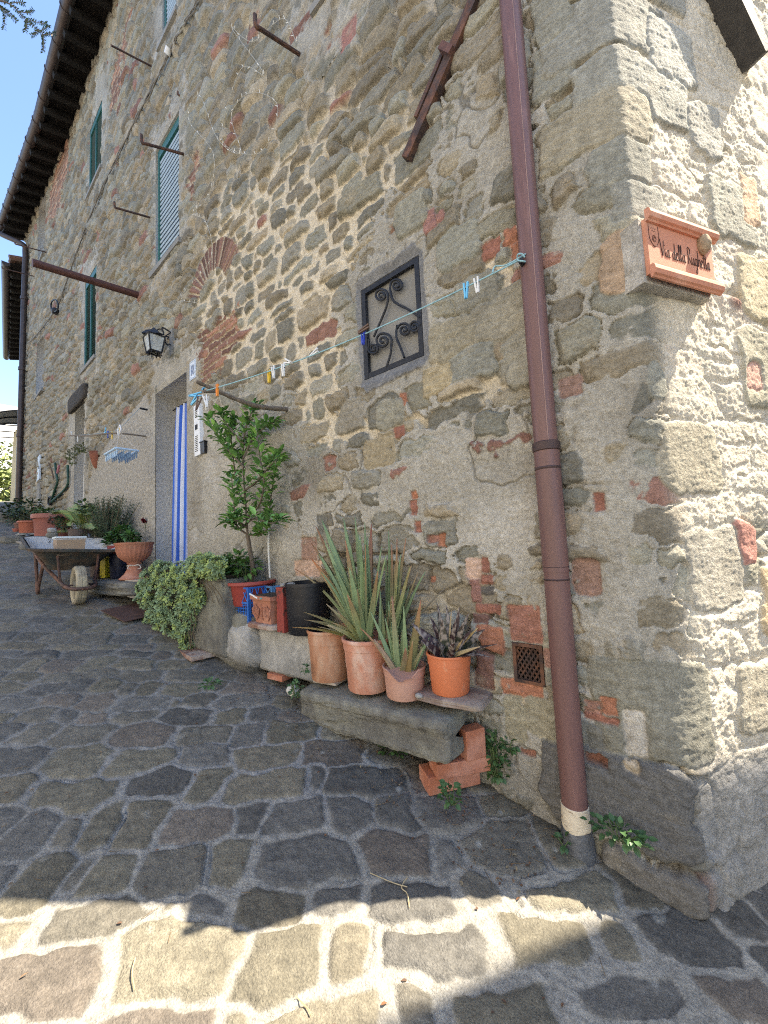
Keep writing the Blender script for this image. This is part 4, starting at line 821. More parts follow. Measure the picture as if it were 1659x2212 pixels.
m.tube([q(-.022, -.05), q(-.022, .05), q(-.030, .038)], .0035, 5); m.tube([q(-.032, -.05), q(-.012, -.05)], .0025, 5)
m.tube([q(.018 + .013*math.sin(v), .026 - .022*math.cos(v)) for v in np.linspace(0, 6.28, 16)], .003, 5); m.tube([q(.018 + .016*math.sin(v), -.024 - .026*math.cos(v)) for v in np.linspace(0, 6.28, 16)], .003, 5); m.build('digits', M_blue, t)
C0 = F(432, 930, -.03); t = root('wall_box', C0, 'long narrow white plastic wall box with dark slots beside the doorway', 'wall box')
m = MB(); R = rotax((0, 1, 0), -.03); m.box(C0, (.12, .06, .50), R); m.build('casing', M_white, t, smooth=False)
m = MB()
for i in range(5): m.box(C0 + np.array([-.012, -.0305, .20 - i*.018]), (.05, .004, .007), R)
for i in range(9): m.box(C0 + np.array([-.008, -.0305, -.06 - i*.018]), (.05, .004, .007), R)
m.box(C0 + np.array([-.01, -.0305, .03]), (.05, .004, .05), R); m.build('slots', M_dark, t, smooth=False)
C0 = F(443, 968, -.03); m = MB(); m.box(C0, (.09, .06, .11), taper=.85); m.box(C0 + np.array([0, 0, .058]), (.10, .07, .008)); o = m.build('black_box', mat('black_plastic', (.012, .012, .014), .4, .1), None, smooth=False, org=C0); tag(o, 'small black plastic box on the wall beside the long white wall box', 'box')
m = MB(); c_ = F(441, 1207, -.012); m.tube([c_ + np.array([.035*math.cos(v), 0, .022*math.sin(v)]) for v in np.linspace(0, 6.28, 18)], .007, 6); o = m.build('wall_ring', M_black, None, org=c_); tag(o, 'small black iron ring on the rendered wall right of the curtain', 'ring')

# ------------------------------------------------------------------ iron window grille and vent grate
x0, x1, z0, z1, d = OPEN['grate']; cx, cz = (x0 + x1)/2, (z0 + z1)/2
t = root('window_grille', (cx, 0, z0), 'black wrought iron grille with scrolls over the small square window', 'window grille')
m = MB(); tt = .03
m.box((x0 + tt/2 + .004, .0, cz), (tt, .022, z1 - z0 - .008)); m.box((x1 - tt/2 - .004, .0, cz), (tt, .022, z1 - z0 - .008)); m.box((cx, .0, z1 - tt/2 - .004), (x1 - x0 - 2*tt - .008, .02, tt)); m.box((cx, .0, z0 + tt/2 + .004), (x1 - x0 - 2*tt - .008, .02, tt)); m.build('frame', M_black, t, smooth=False)
def GZ(a, b): return F((a/1.9517 + 950)/1.507, (b/1.9517 + 700)/1.507, -.008)
def spiral(c, r, a0, turns, n=26):
    return [GZ(c[0] + r*(1 - .85*k/n)*math.cos(a0 + turns*6.28*k/n), c[1] + r*(1 - .85*k/n)*math.sin(a0 + turns*6.28*k/n)) for k in range(n + 1)]
for pre, c, r, a0, tr in (([(520, 775), (575, 650), (605, 570)], (568, 512), 45, .2, -1.9), ([(815, 650), (740, 600), (650, 550), (625, 480)], (668, 448), 43, 3.0, 1.9),
                          ([(715, 905), (690, 840), (663, 770), (670, 700)], (715, 730), 45, 3.4, 1.8), ([(815, 690), (818, 690)], (782, 712), 38, -.3, -2.0),
                          ([(602, 965), (628, 880), (634, 810)], (580, 800), 54, -.1, -1.8), ([(490, 790), (488, 840)], (520, 848), 36, 3.3, -1.8)):
    m = MB(); m.tube(bez([GZ(*p) for p in pre] + spiral(c, r, a0, tr), 3), .007, 7); m.build('scroll', M_black, t)
m = MB(); m.box((cx, .022, cz), (x1 - x0 - .01, .006, z1 - z0 - .01)); m.build('insect_screen', mat('screen_mesh', (.25, .245, .23), .8, .1, 120, .1, 300, alpha=.86), t, smooth=False)
m = MB(); c_ = F(870, 772, .12)
m.lathe([(.05, 0), (.07, .03), (.075, .09), (.055, .14), (.03, .15), (0, .152)], (-1.36, .11, z0 + .001), 20); o = m.build('ceramic_jar', mat('cream_ceramic', (.55, .46, .30), .4, .15, 10), None, org=(-1.36, .11, z0)); tag(o, 'cream ceramic jar behind the screen of the small grilled window', 'jar')
x0, x1, z0, z1, d = OPEN['vent']; cx, cz = (x0 + x1)/2, (z0 + z1)/2; W_, H_ = x1 - x0, z1 - z0; print('vent', W_, H_)
t = root('vent_grate', (cx, 0, z0), 'small rusty iron vent grate with diamond lattice low on the wall', 'vent grate')
m = MB(); tt = .014
for sx in (-1, 1): m.box((cx + sx*(W_/2 - tt/2 - .001), -.008, cz), (tt, .024, H_ - .002))
for sz in (-1, 1): m.box((cx, -.008, cz + sz*(H_/2 - tt/2 - .001)), (W_ - 2*tt - .002, .022, tt))
m.build('frame', M_iron, t, smooth=False); m = MB()
n = 5
for i in range(-n, n + 1):
    for sg_ in (1, -1):
        q0, q1 = -W_/2 + tt, W_/2 - tt; zc = cz + i*.032; a = (q0, zc - sg_*(W_/2)*1.25 - cz); b = (q1, zc + sg_*(W_/2)*1.25 - cz)
        hh = H_/2 - tt; (xa_, za2), (xb_, zb2) = a, b; ts = [0., 1.]
        dz = zb2 - za2
        lo, hi = sorted(((-hh - za2)/dz, (hh - za2)/dz)); lo, hi = max(0, lo), min(1, hi)
        if hi - lo > .05: m.tube([(cx + xa_ + (xb_ - xa_)*lo, -.004 - .003*sg_, cz + za2 + dz*lo), (cx + xa_ + (xb_ - xa_)*hi, -.004 - .003*sg_, cz + za2 + dz*hi)], .0042, 5)
m.build('lattice', M_iron, t)

# ------------------------------------------------------------------ washing line, branch and pegs
HK = F(1130, 571, -.10); t = root('wall_hook', HK, 'black peg hook beside the drainpipe holding the end of the blue line', 'hook')
m = MB(); m.tube([(HK[0], .03, HK[2]), HK + np.array([0, -.03, 0])], .011, 10); m.build('peg_stub', M_black, t)
RP_ = F(627, 882); T = atx(424, 824, RP_[0]); mid = RP_*.5 + T*.5 + np.array([.0, 0, -.05])
print('branch', RP_, T)
bp = bez([RP_ + np.array([0, .05, 0]), atx(570, 880, RP_[0]), atx(520, 866, RP_[0]), atx(470, 845, RP_[0]), T], 8)
bm = MB(); bm.tube(bp, list(np.linspace(.018, .011, len(bp)) + .0015*np.sin(np.arange(len(bp))*1.7)), 9); E0 = atx(445, 848, RP_[0]); bm.tube(bez([atx(470, 845, RP_[0]), E0 + np.array([0, -.02, .0])], 4), .010, 7)
o = bm.build('wooden_branch', mat('grey_branch', (.17, .14, .11), .9, .3, 25, .5, 60), None, org=RP_); tag(o, 'bare grey branch sticking out of the wall above the small tree', 'branch')
M_rope = mat('blue_rope', (.30, .50, .56), .8, .15, 80, .4, 200)
LA, LB = HK + np.array([0, -.02, .012]), E0 + np.array([0, 0, .012]); pth = [LA + (LB - LA)*k - np.array([0, 0, .05*4*k*(1 - k)]) for k in np.linspace(0, 1, 40)]
t = root('washing_line', LA, 'thin pale blue rope washing line strung across the near facade', 'washing line'); m = MB(); m.tube(pth, .0032, 6); m.build('rope', M_rope, t)
m = MB(); m.tube(bez([LA + np.array([.0 + .015*math.cos(q), -.012*math.sin(q), .02*math.sin(q*.7)]) for q in np.linspace(0, 12, 14)] + [LA + np.array([-.06, -.01, .0]), LA + np.array([-.11, -.01, .02]), LA + np.array([-.12, -.02, -.01])], 4), .0035, 6); m.build('knot', M_rope, t)
def proj(P): d_ = np.asarray(P) - CAM; z = d_ @ FW; return PW/2 + FPX*(d_ @ RV)/z, PH/2 - FPX*(d_ @ UV)/z
def online(pxx, path): return min(path, key=lambda p: abs(proj(p)[0] - pxx))
M_peg = {'light blue': mat('peg_sky', (.15, .50, .80), .4, .05), 'white': mat('peg_white', (.72, .73, .72), .4, .05), 'dark blue': mat('peg_navy', (.02, .05, .42), .4, .05), 'orange': mat('peg_orange', (.80, .27, .04), .4, .05), 'yellow': mat('peg_yellow', (.75, .50, .03), .4, .05), 'brown': mat('peg_wood', (.14, .09, .065), .7, .2)}
def peg(P, colr, label, group, ang=0., spread=.12, L_=.072, yaw_=.0, pitch_=0.):
    t = root('clothes_peg', P, label, 'clothes peg', group); R = rotz(yaw_) @ rotax((0, 1, 0), ang) @ rotax((1, 0, 0), pitch_)
    for sg_ in (-1, 1):
        m = MB(); R2 = R @ rotax((0, 1, 0), sg_*spread); c_ = P + R @ np.array([sg_*.006, 0, -L_*.22]); m.box(c_, (.0075, .010, L_), R2); m.build('prong', M_peg[colr], t, smooth=False)
    m = MB(); m.tube([P + R @ np.array([-.012, 0, -.006]), P + R @ np.array([.012, 0, -.006])], .003, 5); m.build('spring', M_black, t)
LG = 'clothes pegs on the blue washing line'
peg(online(1007, pth), 'light blue', 'light blue peg on the washing line right of the grilled window', LG, .05, .10); peg(online(1027, pth), 'white', 'white peg hanging beside the light blue peg near the drainpipe', LG, -.05, .08)
p = online(782, pth); peg(p, 'dark blue', 'dark blue peg hanging at the left edge of the window grille', LG, .05, .12); peg(p + np.array([.03, -.01, .02]), 'brown', 'brown wooden peg lying across the line above the dark blue peg', LG, 1.45, .05)
peg(online(676, pth) + np.array([0, 0, .012]), 'white', 'white peg lying flat along the line between window and tree', LG, 1.35, .10)
p = online(618, pth); peg(p + np.array([0, 0, .02]), 'white', 'white peg tilted on top of the line, uppermost of the paired white pegs', LG, -1.1, .15); peg(p + np.array([-.02, -.01, -.01]), 'white', 'white peg hanging straight below the tilted white peg', LG, .0, .08)
p = online(583, pth); peg(p, 'white', 'white peg overlapping the yellow peg on the line', LG, -.10, .14); peg(p + np.array([-.04, .0, -.01]), 'yellow', 'yellow peg overlapped by a white peg on the blue line', LG, .05, .08)
peg(online(470, pth), 'orange', 'single orange peg near the left end of the line', LG, .05, .05)
for i, (dx, dz, an, pt, c_, l_) in enumerate(((-.03, .03, 1.9, .3, 'light blue', 'uppermost light blue peg in the bunch at the end of the branch'), (-.06, .0, 1.5, -.3, 'light blue', 'light blue peg pointing left in the bunch on the branch'), (-.05, -.035, 1.1, .5, 'light blue', 'lowest light blue peg in the bunch on the branch'), (.01, -.05, .1, .2, 'white', 'white peg hanging in the bunch on the branch end'), (.03, -.05, -.15, -.2, 'white', 'rightmost white peg of the bunch on the branch'), (-.01, -.06, .25, 0, 'brown', 'brown peg hanging among white pegs in the bunch'))):
    peg(E0 + np.array([dx, -.02*(i % 3), dz]), c_, l_, 'bunch of pegs on the branch end', an, .12, .085, .3*i, pt)
# ================================================================== stones, pots and plants along the wall
def Zp(px, py): return ((950 + px/2.212)/1.507, (1700 + py/2.212)/1.507)       # close-up of the aloes -> photo
M_stone = mat('grey_sandstone', (.21, .205, .172), .9, .22, 14, .7, 90, col2=(.14, .135, .12), mscale=5, grain=160, gvar=.3)
M_stone2 = mat('pale_boulder', (.36, .35, .325), .9, .2, 14, .6, 80, col2=(.25, .245, .23), mscale=6, grain=160, gvar=.3)
M_brick = mat('new_brick', (.40, .15, .085), .85, .12, 20, .25, 150, col2=(.47, .22, .15), mscale=7)
M_soil = mat('dry_soil', (.055, .042, .03), .95, .4, 60, .8, 150)
# long stone trough laid as a bench
m = MB(); nxx = 80; sec = [(-.005, .0), (-.10, .002), (-.22, .004), (-.275, -.004), (-.294, -.016), (-.300, -.034), (-.297, -.050), (-.288, -.062), (-.283, -.078), (-.283, -.10), (-.284, -.14), (-.283, -.172), (-.276, -.188), (-.255, -.196), (-.12, -.198), (-.01, -.19)]
sec = [tuple(p) for p in np.array(bez([(a, b, 0) for a, b in sec], 3))[:, :2]]
X0, X1 = -1.885, -.905; Pp = []
for i in range(nxx + 1):
    t_ = i/nxx; x = X0 + (X1 - X0)*t_; row = []; e_ = min(t_, 1 - t_)*(X1 - X0); sh = 1 - .12*max(0, 1 - e_/.018)**2
    for k, (y, z) in enumerate(sec):
        n1 = float(fbm(np.array([x*9.]), np.array([k*.55]), 3, 7)[0]); n2 = float(fbm(np.array([x*30.]), np.array([k*1.5]), 2, 8)[0]); st = .006*math.copysign(1, math.sin(x*5 + 1) - (z + .10)*20) if -.16 < z < -.07 else 0
        row.append((x, (y + .15)*sh - .15 + .006*n1*(k > 6) + .004*n2 + st*.7, .628 + .072*t_ + (z + .09)*sh*(1 - .06*t_) - .09 + .006*n1 + .003*n2))
    Pp.append(row)
Pp = np.array(Pp); m.grid(Pp[:, ::-1])
for idx, rev in ((0, False), (-1, True)):
    ring = Pp[idx]; c_ = ring.mean(0) + np.array([(-.004 if idx == 0 else .004), 0, 0]); vs = [c_]
    lv = []
    for kk in np.linspace(0, 1, 6)[1:]: lv.append([c_ + (p - c_)*kk + np.array([(.004 if idx else -.004)*(1 - kk) + .012*float(fbm(np.array([p[1]*20*kk]), np.array([p[2]*20*kk]), 2, 3)[0])*(kk < .95), 0, 0]) for p in ring])
    G = np.array([[c_]*len(ring)] + lv); m.grid(G if rev else G[:, ::-1])
o = m.build('stone_bench', M_stone, None, org=(-1.4, -.15, .5)); tag(o, 'long weathered grey stone trough used as a bench for the aloe pots', 'stone bench')
def brickobj(corner, az, size, label, m_=M_brick):
    L = np.array([math.cos(rad(az)), math.sin(rad(az)), 0]); Wv = np.array([math.cos(rad(az + 90)), math.sin(rad(az + 90)), 0]); c = np.array(corner) + L*size[0]/2 + Wv*size[1]/2 + np.array([0, 0, size[2]/2])
    m = MB(); m.box((0, 0, 0), size); o = m.build('brick', m_, None, smooth=False); o.location = tuple(c); o.rotation_euler[2] = rad(az)
    bv = o.modifiers.new('edge', 'BEVEL'); bv.width = .004; bv.segments = 2
    tag(o, label, 'brick', 'bricks propping the stone bench'); return o
c0 = F(927, 1710, -.265); c1 = F(944, 1654, -.255); zb0 = float(zg(c0[0], c0[1])) + .01
brickobj((c0[0], c0[1], zb0), 56, (.25, .12, c1[2] - .067 - zb0 + .003), 'lowest brick of the stack under the right end of the stone bench')
brickobj((c1[0], c1[1], c1[2] - .062), 52, (.25, .12, .062), 'upper flat brick of the stack directly under the stone bench')
c2 = F(1012, 1641, -.16); brickobj((c2[0] - .005, c2[1], c1[2] + .001), 62, (.10, .062, .125), 'short brick standing upright beside the end of the stone bench')
c_ = F(978, 1503, -.14); m = nrock((c_[0], -.125, c_[2] + .002), (.315, .23, .034), 6, rotz(.12), pw=7, rough=.035, n=48); o = m.build('stone_slab', mat('reddish_slab', (.21, .155, .13), .9, .25, 25, .5, 90, col2=(.30, .25, .21), mscale=9), None, org=(c_[0], -.13, c_[2] - .015)); tag(o, 'broken flat stone slab under the bright orange pot', 'slab'); zs = c_[2] + .019
c_ = F(905, 1503, -.26); o = nrock(c_, (.035, .03, .022), 8, pw=2.2, n=20).build('pebble', M_stone2, None, org=c_); tag(o, 'small round grey pebble on the bench at the slab edge', 'pebble')
# four pots on the bench
def pot(name, c, zt, rt, rb, label, m_, style=0, cat='flower pot', group=None, n=48, broken=None):
    H = zt - c[2]; t = root(name, c, label, cat, group)
    if style == 0: pr = [(rb*.96, 0), (rb, .006), (rb + (rt*.93 - rb)*.84, H*.80), (rt*.955, H*.805), (rt*.97, H*.97), (rt, H*.975), (rt, H), (rt*.95, H), (rt*.90, H*.9)]
    elif style == 1: pr = [(rb*.96, 0), (rb, .008), (rb + (rt*.9 - rb)*.42, H*.42), (rb + (rt*.9 - rb)*.42 + .003, H*.44), (rb + (rt*.9 - rb)*.5, H*.5), (rb + (rt*.9 - rb)*.5 + .003, H*.52), (rt*.90, H*.78), (rt*.93, H*.79), (rt*.95, H*.925), (rt*.995, H*.935), (rt, H*.99), (rt*.985, H), (rt*.93, H), (rt*.90, H*.9)]
    elif style == 2: pr = [(rb*.95, 0), (rb, .006), (rt*.91, H*.72), (rt*.94, H*.725), (rt*.955, H*.93), (rt*.99, H*.94), (rt, H*.97), (rt*.985, H), (rt*.94, H), (rt*.91, H*.9)]
    else: pr = [(rb*.95, 0), (rb, .01), (rt*.86, H*.80), (rt*.88, H*.82), (rt*.90, H*.86), (rt*1.0, H*.87), (rt*1.0, H*.97), (rt*.98, H), (rt*.9, H), (rt*.86, H*.88)]
    m = MB(); m.lathe(pr, c, n)
    if broken is not None:
        V = np.array(m.v); a = np.arctan2(V[:, 1] - c[1], V[:, 0] - c[0]); dd = np.abs((a - broken + math.pi) % (2*math.pi) - math.pi); zc = zt - H*.34*np.clip(1 - dd/.75, 0, 1)**.7*(1 + .15*np.sin(9*a)); V[:, 2] = np.minimum(V[:, 2], np.maximum(zc, c[2] + H*.5)); m.v = [tuple(p) for p in V]
    m.build('body', m_, t); s_ = MB(); k_ = .86 if broken is None else .60; kr = .90 if broken is None else .84; s_.lathe([(0, H*k_ + .012), (rt*kr*.5, H*k_ + .008), (rt*kr, H*k_)], c, 24); s_.build('soil', M_soil, t); return t
M_t1 = mat('terracotta_brownish', (.41, .20, .115), .8, .14, 8, .12, 150, col2=(.52, .37, .27), mscale=9, mixpos=(.5, .72), stretch=(1, 1, .4))
M_t2 = mat('terracotta_dusty', (.49, .225, .15), .8, .14, 8, .12, 150, col2=(.62, .46, .38), mscale=10, mixpos=(.5, .70), stretch=(1, 1, .5))
M_t3 = mat('terracotta_pinkish', (.46, .25, .185), .8, .10, 8, .1, 150, col2=(.46, .27, .21), mscale=7)
M_t4 = mat('plastic_orange', (.55, .17, .075), .5, .07, 6, .05, 80, col2=(.62, .30, .18), mscale=14, mixpos=(.62, .72), stretch=(1, 1, .5))
def potat(px, base, rim, y, wpx): P = F(px, base, y); zt = float(F(px, rim, y)[2]); return P, zt, wpx*mpp(P)/2
P1, zt1, r1 = potat(715, 1462, 1356, -.145, 98); pot('flower_pot', P1, zt1, r1, r1*.83, 'brownish terracotta pot leftmost on the stone bench', M_t1, 2, group='pots on the stone bench')
P2, zt2, r2 = potat(798, 1484, 1374, -.165, 113); pot('flower_pot', P2, zt2, r2, r2*.80, 'ribbed dusty terracotta pot of the large aloe, second on the bench', M_t2, 1, group='pots on the stone bench')
P3, zt3, r3 = potat(876, 1501, 1436, -.20, 96); pot('flower_pot', P3, zt3, r3, r3*.85, 'small pinkish pot with a broken rim, lowest on the stone bench', M_t3, 2, group='pots on the stone bench', broken=math.atan2(CAM[1] - P3[1], CAM[0] - P3[0]) - .1)
P4, zt4, r4 = potat(974, 1499, 1408, -.135, 98); P4[2] = zs; pot('flower_pot', P4, zt4, r4, r4*.82, 'bright orange plastic pot on the slab at the right end of the bench', M_t4, 2, group='pots on the stone bench')
c_ = F(718, 1466, -.15); m = MB(); m.box((c_[0], -.155, P1[2] - .006), (.16, .14, .012), rotz(.2)); o = m.build('tile_shard', mat('pale_tile', (.40, .34, .28), .9, .15), None, smooth=False, org=c_); tag(o, 'thin pale tile shard under the leftmost pot on the bench', 'tile')
# aloes
M_aloe = mat('aloe_leaf', vc=True, rough=.5, var=.14, scale=30, bump=.06, bscale=90, spec=.45)
AG, AG2, AR = (.16, .235, .11), (.21, .285, .13), (.32, .13, .06)
def aloe(name, base, rows, label, cat, band=None, spread=.02, seg=9):
    t = root(name, base, label, cat); r_ = random.Random(name + label)
    for row in rows:
        (tx, ty), dy, wd, c0_, c1_ = row[:5]; wd *= 1.35 if band else .92; kb_ = row[5] if len(row) > 5 else .25
        T = F(*Zp(tx, ty), base[1] + dy) if len(row) < 7 else F(*row[6], base[1] + dy)
        d = T - base; L = np.linalg.norm(d); q = math.atan2(d[1] - .001, d[0]); b0 = np.array(base) + np.array([math.cos(q), math.sin(q), 0])*spread*r_.uniform(.4, 1.3) + np.array([0, 0, -.015])
        dd = T - b0; L = np.linalg.norm(dd); bd = np.array([dd[0]*.3, dd[1]*.3, -abs(L)])/L if kb_ > 0 else np.array([0, 0, 1.0]); k = abs(kb_)
        dirv = dd/L - bd*k; L2 = L
        fc = (CAM - b0); fc = fc/np.linalg.norm(fc); face = (fc*.75 + np.array([-dd[0], -dd[1], .35*L])/L*.5 + np.array([r_.uniform(-.35, .35), 0, 0])) if abs(dd[2]) > .4*L else np.array([0, 0, 1.0]) + fc*.3
        m = MB(); m.blade(b0, dirv, L2*np.linalg.norm(dirv), wd, c0_, c1_, bend=bd/np.linalg.norm(dirv), k=k, face=face, seg=seg, teeth=(2 if wd > .026 and not band else 0), band=band)
        m.build('leaf', M_aloe if not band else M_aloe, t)
    return t
GB = (.11, .165, .085); YG = (.20, .21, .07); DR = (.30, .19, .09); PA = (.34, .25, .15)
b2 = np.array([P2[0] - .01, P2[1], zt2 - .02])
rows = [((215, -20), .0, .060, AG2, AG, .10), ((140, 262), -.06, .050, AG, (.42, .12, .03), .16), ((172, 28), .05, .050, GB, AR, .10), ((372, -30), .02, .052, AG2, AG, .04), ((140, 150), .03, .045, AG, AR, .16), ((455, -40), .05, .030, GB, AG, .03), ((525, 0), -.01, .028, GB, AG, .03), ((572, 10), .08, .048, (.16, .14, .07), (.26, .08, .05), .03),
        ((78, 645), -.10, .040, YG, DR, .15), ((3, 758), -.14, .034, YG, (.50, .25, .08), .18), ((20, 335), .02, .018, AG, AR, .25), ((385, 130), -.08, .045, AG, AR, .06), ((400, 520), -.12, .044, AG2, AR, .05), ((490, 90), -.07, .040, AG2, AG, .03), ((530, 230), -.05, .032, AG, AG, .06), ((300, 300), -.05, .05, AG2, AG, .08), ((330, 650), -.13, .036, YG, DR, .15), ((250, 740), -.14, .030, YG, PA, .2), ((620, 350), -.04, .036, AG, AR, .08), ((470, 480), -.11, .026, AG, DR, .1), ((415, 330), -.09, .055, AG2, AG2, .05)]
r_ = random.Random(14)
b2b = np.array([P2[0] + .10, P2[1] + .035, zt2 - .02])
for _q in range(20): rows.append(((r_.uniform(150, 720), r_.uniform(60, 420)), r_.uniform(-.10, .09), r_.uniform(.016, .040), r_.choice((AG, AG2, GB)), r_.choice((AG, AG2, AR, DR)), r_.uniform(.02, .22)))
for _q in range(5): rows.append(((r_.uniform(60, 330), r_.uniform(560, 760)), r_.uniform(-.15, -.08), r_.uniform(.018, .03), YG, r_.choice((DR, PA)), r_.uniform(.12, .3)))
b2b_ = 0; aloe('aloe_plant', b2, rows, 'largest aloe with broad upright toothed leaves and orange tips', 'aloe')
rows = [((758, 118), -.02, .020, AG, (.30, .11, .05), -.10), ((697, 60), .04, .024, GB, AG, .03), ((822, 112), .05, .022, AG, AR, .05), ((850, 322), -.03, .026, AG2, YG, .14), ((962, 355), .04, .018, GB, AG, .22), ((1108, 468), .05, .010, (.10, .10, .07), (.12, .10, .08), .02), ((720, 160), .03, .024, GB, AR, .05), ((790, 255), .06, .024, AG, DR, .05), ((760, 430), -.04, .03, GB, YG, .06), ((905, 370), .06, .018, GB, DR, .1), ((700, 640), -.10, .020, (.12, .13, .08), DR, .4)]
for i in range(16): rows.append(((r_.uniform(620, 900), r_.uniform(230, 560)), r_.uniform(-.08, .08), r_.uniform(.014, .026), random.choice((AG, GB, GB, AG2)), random.choice((AG, DR, AR)), r_.uniform(.02, .12)))
aloe('aloe_plant', b2b, rows, 'narrow leaved aloe thicket behind the small broken pot', 'aloe', spread=.05, seg=7)
b3 = np.array([P3[0], P3[1] - .01, zt3 - .055])
rows = [((568, 645), -.03, .026, AG, AG2, .06), ((672, 692), .0, .024, AG, AG2, .04), ((722, 530), .0, .034, AG2, (.30, .12, .08), .03), ((805, 605), .02, .026, AG2, AG2, .02), ((695, 570), .05, .034, AG, AG, -.08), ((590, 840), -.09, .030, PA, (.34, .2, .14), .12), ((870, 855), -.05, .026, (.18, .13, .05), DR, .04), ((930, 560), .05, .05, (.10, .13, .05), AR, .05), ((820, 905), -.06, .042, (.17, .17, .09), (.26, .12, .08), .05), ((945, 905), .0, .034, YG, PA, .02), ((990, 830), .05, .04, AG, AG, .05), ((490, 760), -.06, .016, DR, AR, .3), ((800, 760), .05, .045, AG, AG, .02)]
aloe('aloe_plant', b3, rows, 'small aloe growing from the pink pot with the broken rim', 'aloe', spread=.03)
PU, PU2 = (.040, .020, .024), (.06, .036, .036); GP_ = (.03, .042, .025)
b4 = np.array([P4[0], P4[1], zt4 - .015]); rows = [((862, 728), -.05, .040, PU, PU2, .10), ((1050, 590), .03, .024, GP_, PU, .02), ((1112, 598), .0, .026, GP_, PU, .02), ((1205, 612), .03, .026, PU, PU2, .02), ((1272, 660), .03, .026, GP_, PU2, .04), ((1388, 770), .02, .030, GP_, PU, .12), ((1478, 878), -.02, .030, PU, PU2, .12), ((1428, 972), -.08, .032, PU, PU2, .22), ((832, 800), -.02, .030, GP_, PU2, .18), ((930, 850), -.11, .040, PU, PU2, .12), ((1080, 690), -.05, .032, GP_, PU2, .02), ((1180, 700), -.05, .034, PU, PU2, .02), ((1240, 720), -.04, .030, GP_, PU2, .04), ((1000, 680), .04, .026, PU, PU, .06), ((1310, 760), -.05, .030, PU, PU2, .1), ((1050, 860), -.11, .036, GP_, PU2, .12), ((1165, 870), -.12, .032, PU, PU2, .15), ((1330, 820), .05, .03, GP_, PU, .1)]
gt = aloe('spotted_succulent', b4, rows, 'dark purple succulent with pale banded leaves in the bright orange pot', 'succulent', band=.013, spread=.025, seg=16)
rows = [((1155, 612), -.03, .011, (.34, .29, .18), PA, .02), ((1345, 728), -.03, .022, (.42, .31, .15), (.42, .30, .14), .02), ((1365, 860), -.05, .018, (.42, .34, .18), PA, .1)]
for row in rows:
    T = F(*Zp(*row[0]), b4[1] + row[1]); m = MB(); dd = T - b4; m.blade(b4 + np.array([0, row[1]*.3, -.01]), dd, np.linalg.norm(dd), row[2], row[3], row[4], k=.03, seg=6, face=(0, -1, .3), th=.1); m.build('dry_leaf', M_aloe, gt)
m = MB(); a_ = F(775, 1175, -.10); m.tube([a_ + np.array([0, 0, -.35]), a_ + np.array([.0, 0, 0])], .007, 7); m.tube([a_ + np.array([0, 0, -.01]), a_ + np.array([0, 0, .045])], .012, 8); o = m.build('plant_stake', mat('white_stake', (.6, .6, .57), .6, .15, 60), None, org=a_ - np.array([0, 0, .35])); tag(o, 'white plant stake standing among the largest aloe leaves', 'stake')
# boulders and blocks left of the bench
def stone(name, l, r, tpx, bpx, y0, y1, seed, label, m_, pw=5, rough=.05, rot=0, zt=None):
    xm = (F(*l, y0)[0] + F(*r, y0)[0])/2; wx = F(*r, y0)[0] - F(*l, y0)[0]; zt = zt or float(F(*tpx, y0)[2]); zb_ = float(F(*bpx, y0)[2]) - .01
    o = (nblock((xm, (y0 + y1)/2, (zt + zb_)/2), (wx, y1 - y0, zt - zb_), seed, rotz(rot), rd=.035 if pw > 6 else .09, rough=.010 if pw > 6 else .018)).build(name, m_, None, org=(xm, (y0 + y1)/2, zb_)); tag(o, label, 'stone'); return xm, wx, zt, zb_
ZB = .925
s2 = stone('stone_block', (558, 1400), (672, 1410), (600, 1368), (620, 1462), -.235, -.01, 12, 'squared grey stone block carrying the black bucket', M_stone2, 9, .022, zt=ZB, rot=.06)
s1 = stone('boulder', (438, 1390), (536, 1390), (500, 1352), (490, 1436), -.34, .0, 21, 'rounded pale grey boulder left of the squared stone block', M_stone2, 5.5, .04, zt=ZB + .015)
print('stones', s1, s2)
m = MB(); c_ = F(595, 1462, -.24); m.box((c_[0], -.2, c_[2] + .0), (.14, .10, .035), rotz(.1)); o = m.build('brick_shard', M_brick, None, smooth=False, org=c_); tag(o, 'flat brick shard wedged under the squared stone block', 'brick')
# on top of them: bucket, rusty tin, planter, crates
P = F(667, 1360, -.165); P[2] = ZB - .003; zt = float(F(667, 1257, -.165)[2]); rb = 97*mpp(P)/2
t = root('black_bucket', P, 'tall black plastic bucket between the rusty red tin and the aloes', 'bucket'); H = zt - P[2]
m = MB(); m.lathe([(rb*.86, 0), (rb*.88, .004), (rb*.97, H*.93), (rb, H*.935), (rb, H), (rb*.965, H), (rb*.93, H*.4), (rb*.8, .02), (0, .02)], P, 48); m.build('body', mat('black_bucket_plastic', (.012, .0125, .016), .45, .3, 10, .05, 60), t)
P = F(609, 1356, -.27); P[2] = ZB; zt = float(F(609, 1272, -.27)[2]); H = zt - ZB
t = root('rusty_tin', P, 'narrow rusty red tin with flaking paint beside the black bucket', 'tin'); m = MB(); m.box((P[0], P[1] + .06, ZB + H/2), (.07, .14, H)); m.build('body', mat('flaking_red', (.26, .045, .035), .6, .2, 14, .25, 60, col2=(.035, .022, .02), mscale=16, mixpos=(.54, .6), stretch=(1, 1, .6)), t, smooth=False)
m = MB(); m.box((P[0], P[1] + .06, zt + .003), (.074, .144, .012)); m.build('rim', mat('flaking_red'), t, smooth=False)
m = nrock((P[0], P[1] + .05, zt + .02), (.05, .1, .025), 9, n=18); o = m.build('stone_chip', M_stone2, None, org=(P[0], P[1] + .05, zt + .008)); tag(o, 'pale stone chip lying on the rusty red tin', 'stone')
